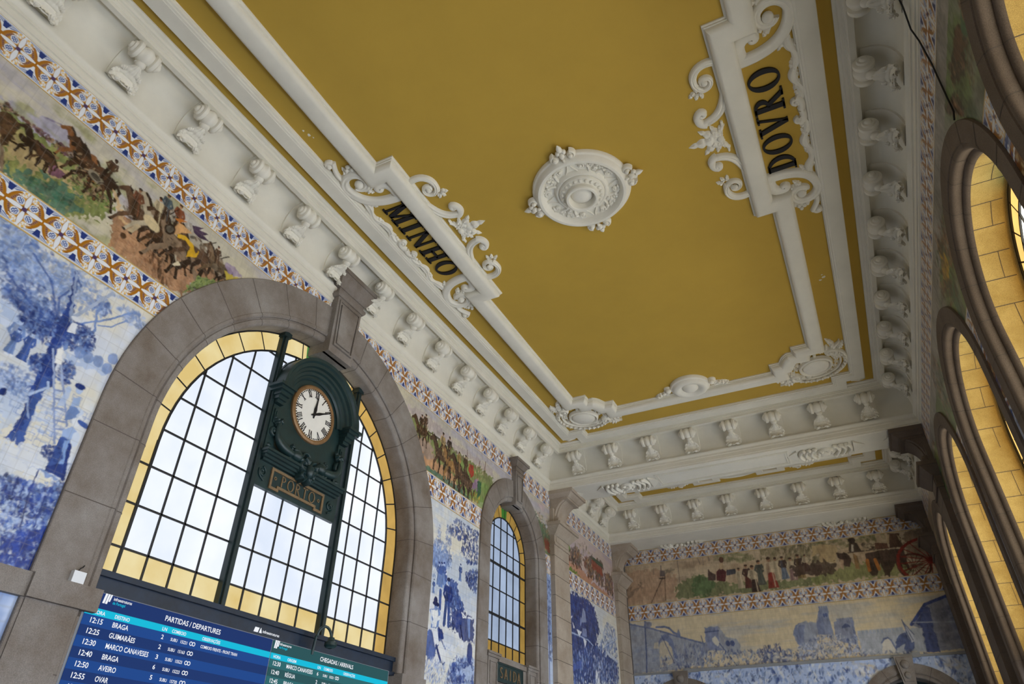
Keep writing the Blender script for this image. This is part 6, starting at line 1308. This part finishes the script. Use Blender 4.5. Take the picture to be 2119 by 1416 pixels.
c.line([(-6.41,8.80),(-6.68,8.37),(-6.93,7.95)], .02, C(84,66,54), .8); c.line([(-6.33,8.83),(-6.37,8.34),(-6.40,8.00)], .02, C(90,72,58), .8); c.poly([(-6.49,9.06),(-6.30,9.05),(-6.31,8.84),(-6.51,8.85)], C(88,78,76)); c.poly([(-6.30,9.07),(-5.79,9.08),(-6.17,8.95),(-6.31,8.89)], C(100,92,78), .8, .02); c.line([(-6.52,8.78),(-6.34,8.76)], .03, C(70,58,52)); c.line([(-6.43,9.23),(-6.44,9.05)], .02, C(90,80,78))
for P in ([(-5.79,9.42),(-5.81,8.56)], [(-5.05,9.43),(-4.99,9.11)], [(-4.86,9.32),(-4.87,9.07)], [(-4.66,9.37),(-4.64,9.19)], [(-6.72,9.16),(-6.73,8.94)]): c.line(P, .014, C(96,86,80), .8)
c.poly([(-4.73,8.92),(-4.66,8.80),(-4.49,8.68),(-4.52,8.48),(-4.79,8.51)], C(66,52,48)); c.poly([(-4.45,8.78),(-4.28,8.90),(-4.10,8.74),(-4.19,8.40),(-4.49,8.47)], C(72,36,38)); c.poly([(-4.31,9.04),(-4.17,9.06),(-4.17,8.85),(-4.32,8.83)], C(150,130,104)); c.ell(*[(-4.21,9.17)][0], .09, .12, C(72,48,38)); c.poly([(-4.09,8.80),(-3.78,8.80),(-3.77,8.63),(-4.12,8.60)], C(60,60,66))
for x, y, h, tp, lw in ((1215,660,1.0,'w','w'),(1285,665,1.15,'d','r'),(1340,720,1.35,'w','d'),(1405,650,1.2,'g','g'),(1500,690,1.5,'w','R'),(1560,620,1.1,'w','w'),(1620,620,1.1,'d','b'),(1690,640,1.1,'w','p'),(1760,630,1.15,'d','y'),(1820,570,.8,'w','r')):
    K = dict(w=C(160,146,122), d=C(58,44,40), r=C(84,46,40), R=C(122,50,42), g=C(70,72,66), b=C(98,108,122), p=C(124,100,96), y=C(120,100,66))
    px, pz = (x/4.928+1270, y/4.928+1080); u = -7.4775 + (x-193)/127.3*.4877*.97; c.person(u, [(-3.06,8.01)][0][1] + (690-y)/4.928*.0174, h*.72, K[tp], K[lw], C(132,98,76), C(60,44,36))
c.poly([(-1.95,8.67),(-1.43,8.68),(-0.96,8.58),(-1.05,8.21),(-1.51,8.33),(-1.87,8.30)], C(56,42,38), .9, .02)
c.scatter([(-1.00,9.76),(1.32,9.71),(1.32,9.31),(0.13,9.04),(-1.17,9.02)], 260, .10, [C(86,92,58), C(100,100,68), C(72,74,48), C(110,104,76)], (.3,.6), None, .6); c.poly([(-1.35,8.20),(-0.00,8.52),(1.49,8.47),(1.71,8.01),(-0.05,7.98),(-1.41,7.97)], C(108,112,70), .85, .05)
c.poly([(-1.11,9.26),(-0.69,9.25),(-0.36,9.18),(-0.36,9.01),(-0.50,8.61),(-0.98,8.62),(-0.94,8.99),(-1.20,8.87)], C(160,140,106), .95, .01); c.poly([(-0.97,9.24),(-0.69,9.24),(-0.82,8.62),(-0.95,8.64)], C(140,120,90), .6)
c.poly([(-1.23,8.73),(-0.94,8.67),(-0.50,8.61),(-0.60,8.21),(-1.33,8.30)], C(64,50,44), .85, .04); c.poly([(-0.42,8.92),(-0.11,8.88),(-0.01,8.67),(-0.12,8.39),(-0.34,8.52),(-0.40,8.72)], C(58,42,38), .95, .01); c.poly([(-0.36,8.69),(-0.25,8.67),(-0.32,8.32),(-0.40,8.43)], C(150,126,104), .8)
c.poly([(0.06,9.20),(0.18,9.23),(0.29,9.14),(0.36,8.89),(0.08,8.85),(-0.03,8.91)], C(60,50,42)); c.ell(*[(0.15,9.27)][0], .13, .1, C(52,42,38)); c.poly([(0.11,9.14),(0.17,9.11),(0.12,8.89),(0.06,8.90)], C(160,150,134)); c.poly([(0.08,8.85),(0.19,8.74),(0.17,8.31),(0.04,8.33)], C(122,96,64)); c.line([(-0.05,8.87),(1.18,8.87)], .02, C(74,62,54)); c.scatter([(0.47,9.14),(0.83,9.14),(0.80,8.85),(0.41,8.88)], 40, .09, [C(150,136,112), C(60,48,42), C(170,156,130)], (.4,.8), None, .85)
c.poly([(0.45,8.80),(0.97,8.83),(1.61,8.79),(1.59,8.37),(1.60,8.04),(1.45,8.34),(1.35,7.98),(1.25,8.36),(0.95,7.98),(0.82,8.00),(0.81,8.42),(0.59,8.02),(0.45,8.04),(0.39,8.47)], C(54,40,36), .95, .01); c.poly([(1.28,9.32),(1.60,9.30),(1.62,8.84),(1.20,8.87)], C(66,46,38), .95, .01); c.poly([(1.25,9.30),(1.32,9.31),(1.24,9.03),(1.17,9.02)], C(150,132,104)); c.poly([(1.53,9.28),(1.61,9.10),(1.55,9.04)], C(150,134,108)); c.poly([(0.82,9.09),(1.17,9.02),(1.18,8.87),(0.78,8.88)], C(84,52,44), .9)
for P in ([(0.45,8.56),(0.43,8.23)], [(0.69,8.55),(0.72,8.24)]): c.line(P, .05, C(150,96,46))
c.poly([(1.77,9.35),(2.42,9.37),(2.59,8.84),(2.46,8.35),(1.62,8.46),(1.64,8.83)], C(112,94,78), .85, .03); c.line([(1.66,8.90),(2.55,8.85)], .02, C(150,132,108), .7); c.wheel(*[(1.74,8.21)][0], .46, .38, C(74,44,38), 16, .016); c.wheel(*[(2.27,8.33)][0], .95, .72, C(110,40,34), 18, .022)
c.a *= 1.38; c.brush(.005, .05, .4); c.grout(.145, .30, .004, (.16, .13, .10))
c.build('tile_frieze', FF(0), 'coloured tile frieze of villagers and carts on the end wall', 'tile frieze', ())
# ---- end wall: blue battle scene
c = Canvas(-7.82, 2.36, 4.2, 7.37, .0165, C(196, 182, 150), 91); c.wash(C(168,168,164), 1.2, .25, .46, .66, .8); c.wash(C(206,192,158), 1.6, .4, .45, .7, .6)
gb = lambda P, k=.9, w=.012, cl=BG: c.poly(P, cl, k, w)
S1 = C(138, 144, 156); S2 = C(104, 114, 142); S3 = C(74, 86, 122)
gb([(-8.10,7.37),(-7.87,7.35),(-7.00,7.07),(-6.58,6.90),(-5.97,6.67),(-5.23,6.45),(-5.33,5.80),(-6.88,5.65),(-8.12,5.66)], .9, .012, S1)
c.scatter([(-8.07,7.29),(-7.01,6.99),(-6.95,6.23),(-6.95,5.65),(-8.12,5.69)], 110, .12, [C(150,156,168), C(122,132,152)], (.4,.5), 0, .6, .05)
c.line([(-8.10,7.37),(-7.00,7.07),(-5.97,6.69),(-5.24,6.44)], .03, S2); c.line([(-7.25,7.35),(-7.31,6.12),(-7.36,5.67)], .022, S3); gb([(-7.27,7.35),(-7.02,7.28),(-7.06,7.09),(-7.28,7.13)], .8, .01, S2)
gb([(-6.83,6.64),(-6.63,6.86),(-6.45,6.84),(-6.30,6.57),(-6.25,6.17),(-6.26,5.80),(-6.37,6.31),(-6.55,6.62),(-6.72,6.67),(-6.81,6.54)], .95, .01, S2); gb([(-6.81,6.54),(-6.65,6.66),(-6.48,6.58),(-6.37,6.31),(-6.35,5.93),(-6.86,5.77)], .9, .01, C(186,176,152)); gb([(-6.98,6.59),(-6.84,6.61),(-6.84,6.40),(-7.01,6.41)], .8, .01, C(180,172,150))
c.line([(-6.85,7.11),(-6.56,7.10),(-6.39,7.04),(-6.26,6.89),(-6.06,6.78)], .035, S2); c.poly([(-6.14,6.85),(-6.07,6.99),(-6.02,6.84),(-6.02,6.68),(-6.16,6.72)], S2, .9); c.line([(-6.70,6.83),(-6.30,5.80)], .014, S3)
gb([(-5.14,6.96),(-4.69,6.96),(-4.62,6.85),(-4.51,6.68),(-4.60,6.18),(-5.07,6.22),(-5.19,6.48)], .95, .008, C(112,122,150)); gb([(-4.69,6.96),(-4.51,6.68),(-4.58,6.18),(-4.75,6.26)], .8, .008, C(150,152,156)); c.line([(-5.16,6.80),(-4.70,6.81)], .02, S3)
gb([(-4.54,6.62),(-4.18,6.50),(-4.05,6.30),(-4.10,6.02),(-4.59,6.03)], .9, .01, S1); 
for x, y in [(-4.45,6.39),(-4.30,6.38)]: c.ell(x, y, .08, .10, S3)
gb([(-5.30,6.46),(-5.13,6.48),(-5.07,6.22),(-5.30,6.04),(-5.37,6.21)], .8, .02, S2); gb([(-4.94,6.59),(-4.82,6.66),(-4.72,6.44),(-4.81,6.32),(-4.94,6.46)], .95, .005, C(196,192,176)); c.line([(-4.73,6.41),(-4.26,5.67)], .016, S3); c.line([(-5.31,6.70),(-5.28,6.49)], .014, S3)
gb([(-2.32,6.50),(-2.18,6.77),(-1.92,6.85),(-1.54,6.74),(-1.72,5.97),(-2.08,6.00),(-2.27,6.25)], .95, .008, C(130,138,156)); gb([(-2.32,6.50),(-2.18,6.77),(-1.92,6.85),(-1.54,6.74),(-1.92,6.78),(-2.13,6.30)], .8, .008, S2)
gb([(-1.40,7.13),(-1.34,7.20),(-1.10,7.20),(-1.12,6.96),(-1.11,6.38),(-1.57,6.42),(-1.56,6.75),(-1.47,6.88)], .97, .006, C(118,128,152)); gb([(-1.40,7.13),(-1.27,7.19),(-1.37,6.43),(-1.57,6.42),(-1.56,6.75)], .7, .006, S2)
for x, y in [(-1.34,7.21),(-1.27,7.21),(-1.20,7.21),(-1.13,7.21)]: c.poly([(x-.03,y-.05),(x+.03,y-.05),(x+.03,y+.07),(x-.03,y+.07)], C(118,128,152))
for x, y in [(-1.26,6.99),(-1.19,7.00)]: c.ell(x, y, .04, .07, S3)
gb([(-1.02,6.76),(-0.90,6.79),(-0.47,6.78),(-0.47,6.46),(-0.49,6.06),(-1.05,6.19),(-1.07,6.43)], .95, .008, C(124,132,154)); gb([(-0.51,6.78),(-0.44,6.78),(-0.48,5.82),(-0.54,6.07)], .9, .008, S2); gb([(-0.81,6.62),(-0.68,6.69),(-0.56,6.62),(-0.57,6.57),(-0.80,6.57)], .9, .006, S3); gb([(-2.13,6.79),(-1.88,6.88),(-1.54,6.78),(-1.57,6.42),(-2.09,6.19),(-2.23,6.31)], .9, .01, C(140,146,158)); gb([(-2.13,6.77),(-1.92,6.78),(-2.05,6.13),(-2.26,6.20)], .8, .01, S2)
for i in range(9): x, y = [[(-0.90,6.78)][0], [(-0.47,6.78)][0]][0]; q_ = i/8; x = x + q_*([(-0.47,6.78)][0][0]-x); c.poly([(x-.025,y-.02),(x+.025,y-.02),(x+.025,y+.08),(x-.025,y+.08)], C(124,132,154))
gb([(-0.42,6.35),(0.91,6.35),(1.12,6.38),(1.41,6.36),(1.34,5.72),(-0.42,5.74)], .9, .012, C(150,158,170))
for i in range(12):
    p0, p1 = [(-0.36,6.37),(0.83,6.37)]; x = p0[0]+(p1[0]-p0[0])*i/11; y = p0[1]+(p1[1]-p0[1])*i/11; c.poly([(x-.05,y-.04),(x+.05,y-.04),(x+.05,y+.07),(x-.05,y+.07)], C(150,158,170))
gb([(0.19,6.04),(0.29,6.15),(0.40,6.18),(0.48,6.09),(0.54,5.85),(0.50,5.68),(0.14,5.70)], .95, .008, C(196,192,180)); c.line([(0.19,6.04),(0.29,6.15),(0.40,6.18),(0.48,6.09),(0.54,5.83)], .025, S2)
gb([(0.53,5.83),(0.63,6.13),(0.72,6.23),(0.94,6.29),(0.96,6.11),(1.08,5.99),(1.05,5.84),(0.85,5.65),(0.71,5.69),(0.82,5.96)], .97, .008, S3); gb([(0.95,6.66),(0.99,6.47),(1.12,6.22),(1.11,6.04),(1.00,5.97),(0.96,6.26)], .95, .006, C(176,180,188)); c.line([(0.93,6.66),(0.96,6.29),(1.01,5.95)], .014, S3)
for P in ([(0.96,6.53),(1.07,6.05)], [(0.95,6.58),(1.14,6.20)]): c.line(P, .01, S3)
gb([(1.15,6.49),(1.69,7.02),(2.49,7.27),(2.73,7.32),(2.50,5.73),(1.33,5.69),(1.39,6.36)], .95, .008, C(120,126,144)); gb([(1.26,6.53),(1.70,7.00),(1.79,6.93),(1.74,6.46),(1.69,5.67),(1.33,5.69),(1.41,6.36)], .95, .008, C(62,74,116)); c.line([(1.15,6.49),(1.69,7.04),(2.52,7.28)], .045, C(60,74,124)); c.line([(1.22,6.55),(2.57,6.46)], .016, C(160,168,182), .7); c.scatter([(1.88,6.82),(2.67,7.01),(2.47,5.78),(1.78,5.74)], 90, .16, [C(108,112,128), C(132,136,148), C(96,100,118)], (.3,.5), 0, .6, .1)
c.scatter([(-6.82,6.15),(-6.11,6.16),(-4.93,6.21),(-3.95,6.13),(-3.31,6.09),(-2.38,6.02),(-1.72,5.97),(-1.80,5.62),(-4.69,5.63),(-6.88,5.61)], 900, .06, [S2, S3, S1, C(176,176,170), S3, C(160,168,180)], (.3,.6), 1.5, .85, .5)
c.scatter([(-6.28,6.50),(-5.04,6.40),(-5.31,5.98),(-6.33,6.05)], 170, .08, [S2, S1, S3], (.1,.25), 1.5, .8, .15); c.scatter([(-3.47,6.10),(-3.15,6.26),(-2.77,6.26),(-2.85,5.87),(-3.42,5.85)], 140, .06, [S3, S2, C(40,54,100)], (.2,.5), 1.5, .9, .4); c.scatter([(-3.40,5.97),(-2.53,5.88),(-2.58,5.65),(-3.45,5.67)], 60, .08, [C(196,192,176), S2, S3], (.4,.8), None, .85)
c.scatter([(-2.27,6.14),(-1.51,6.41),(-0.48,6.33),(-0.35,5.79),(-0.48,5.72),(-2.37,5.69)], 700, .055, [S2, S3, S1, C(186,188,190), C(160,170,192)], (.3,.6), 1.5, .85, .6); c.scatter([(-0.38,5.90),(0.53,5.83),(1.33,5.69),(1.32,5.64),(-0.43,5.69)], 90, .05, [S2, C(186,188,190)], (.3,.6), 1.5, .8, .6)
B_y = [(-5.38,5.52)][0][1]
lowz = (c.V < 5.60)[:, None]; c.wash(BL1, .6, .4, .15, .35, .95, mask=lowz)
c.scatter([(-7.8,4.25),(2.3,4.25),(2.3,5.58),(-7.8,5.58)], 2600, .085, [BL3, BL4, BL2, BL1, C(206,212,222), WH, C(214,216,214), BL3], (.2,.55), 1.4, .75, .6)
c.brush(.005, .06, .38); c.grout(.145, .22, .004, (.2, .2, .22)); c.a *= np.array([1.10, 1.09, 1.10])
c.build('tile_mural', FF(0), 'blue and white tile picture of a walled city and battle crowd on the end wall', 'tile mural', HOLF)
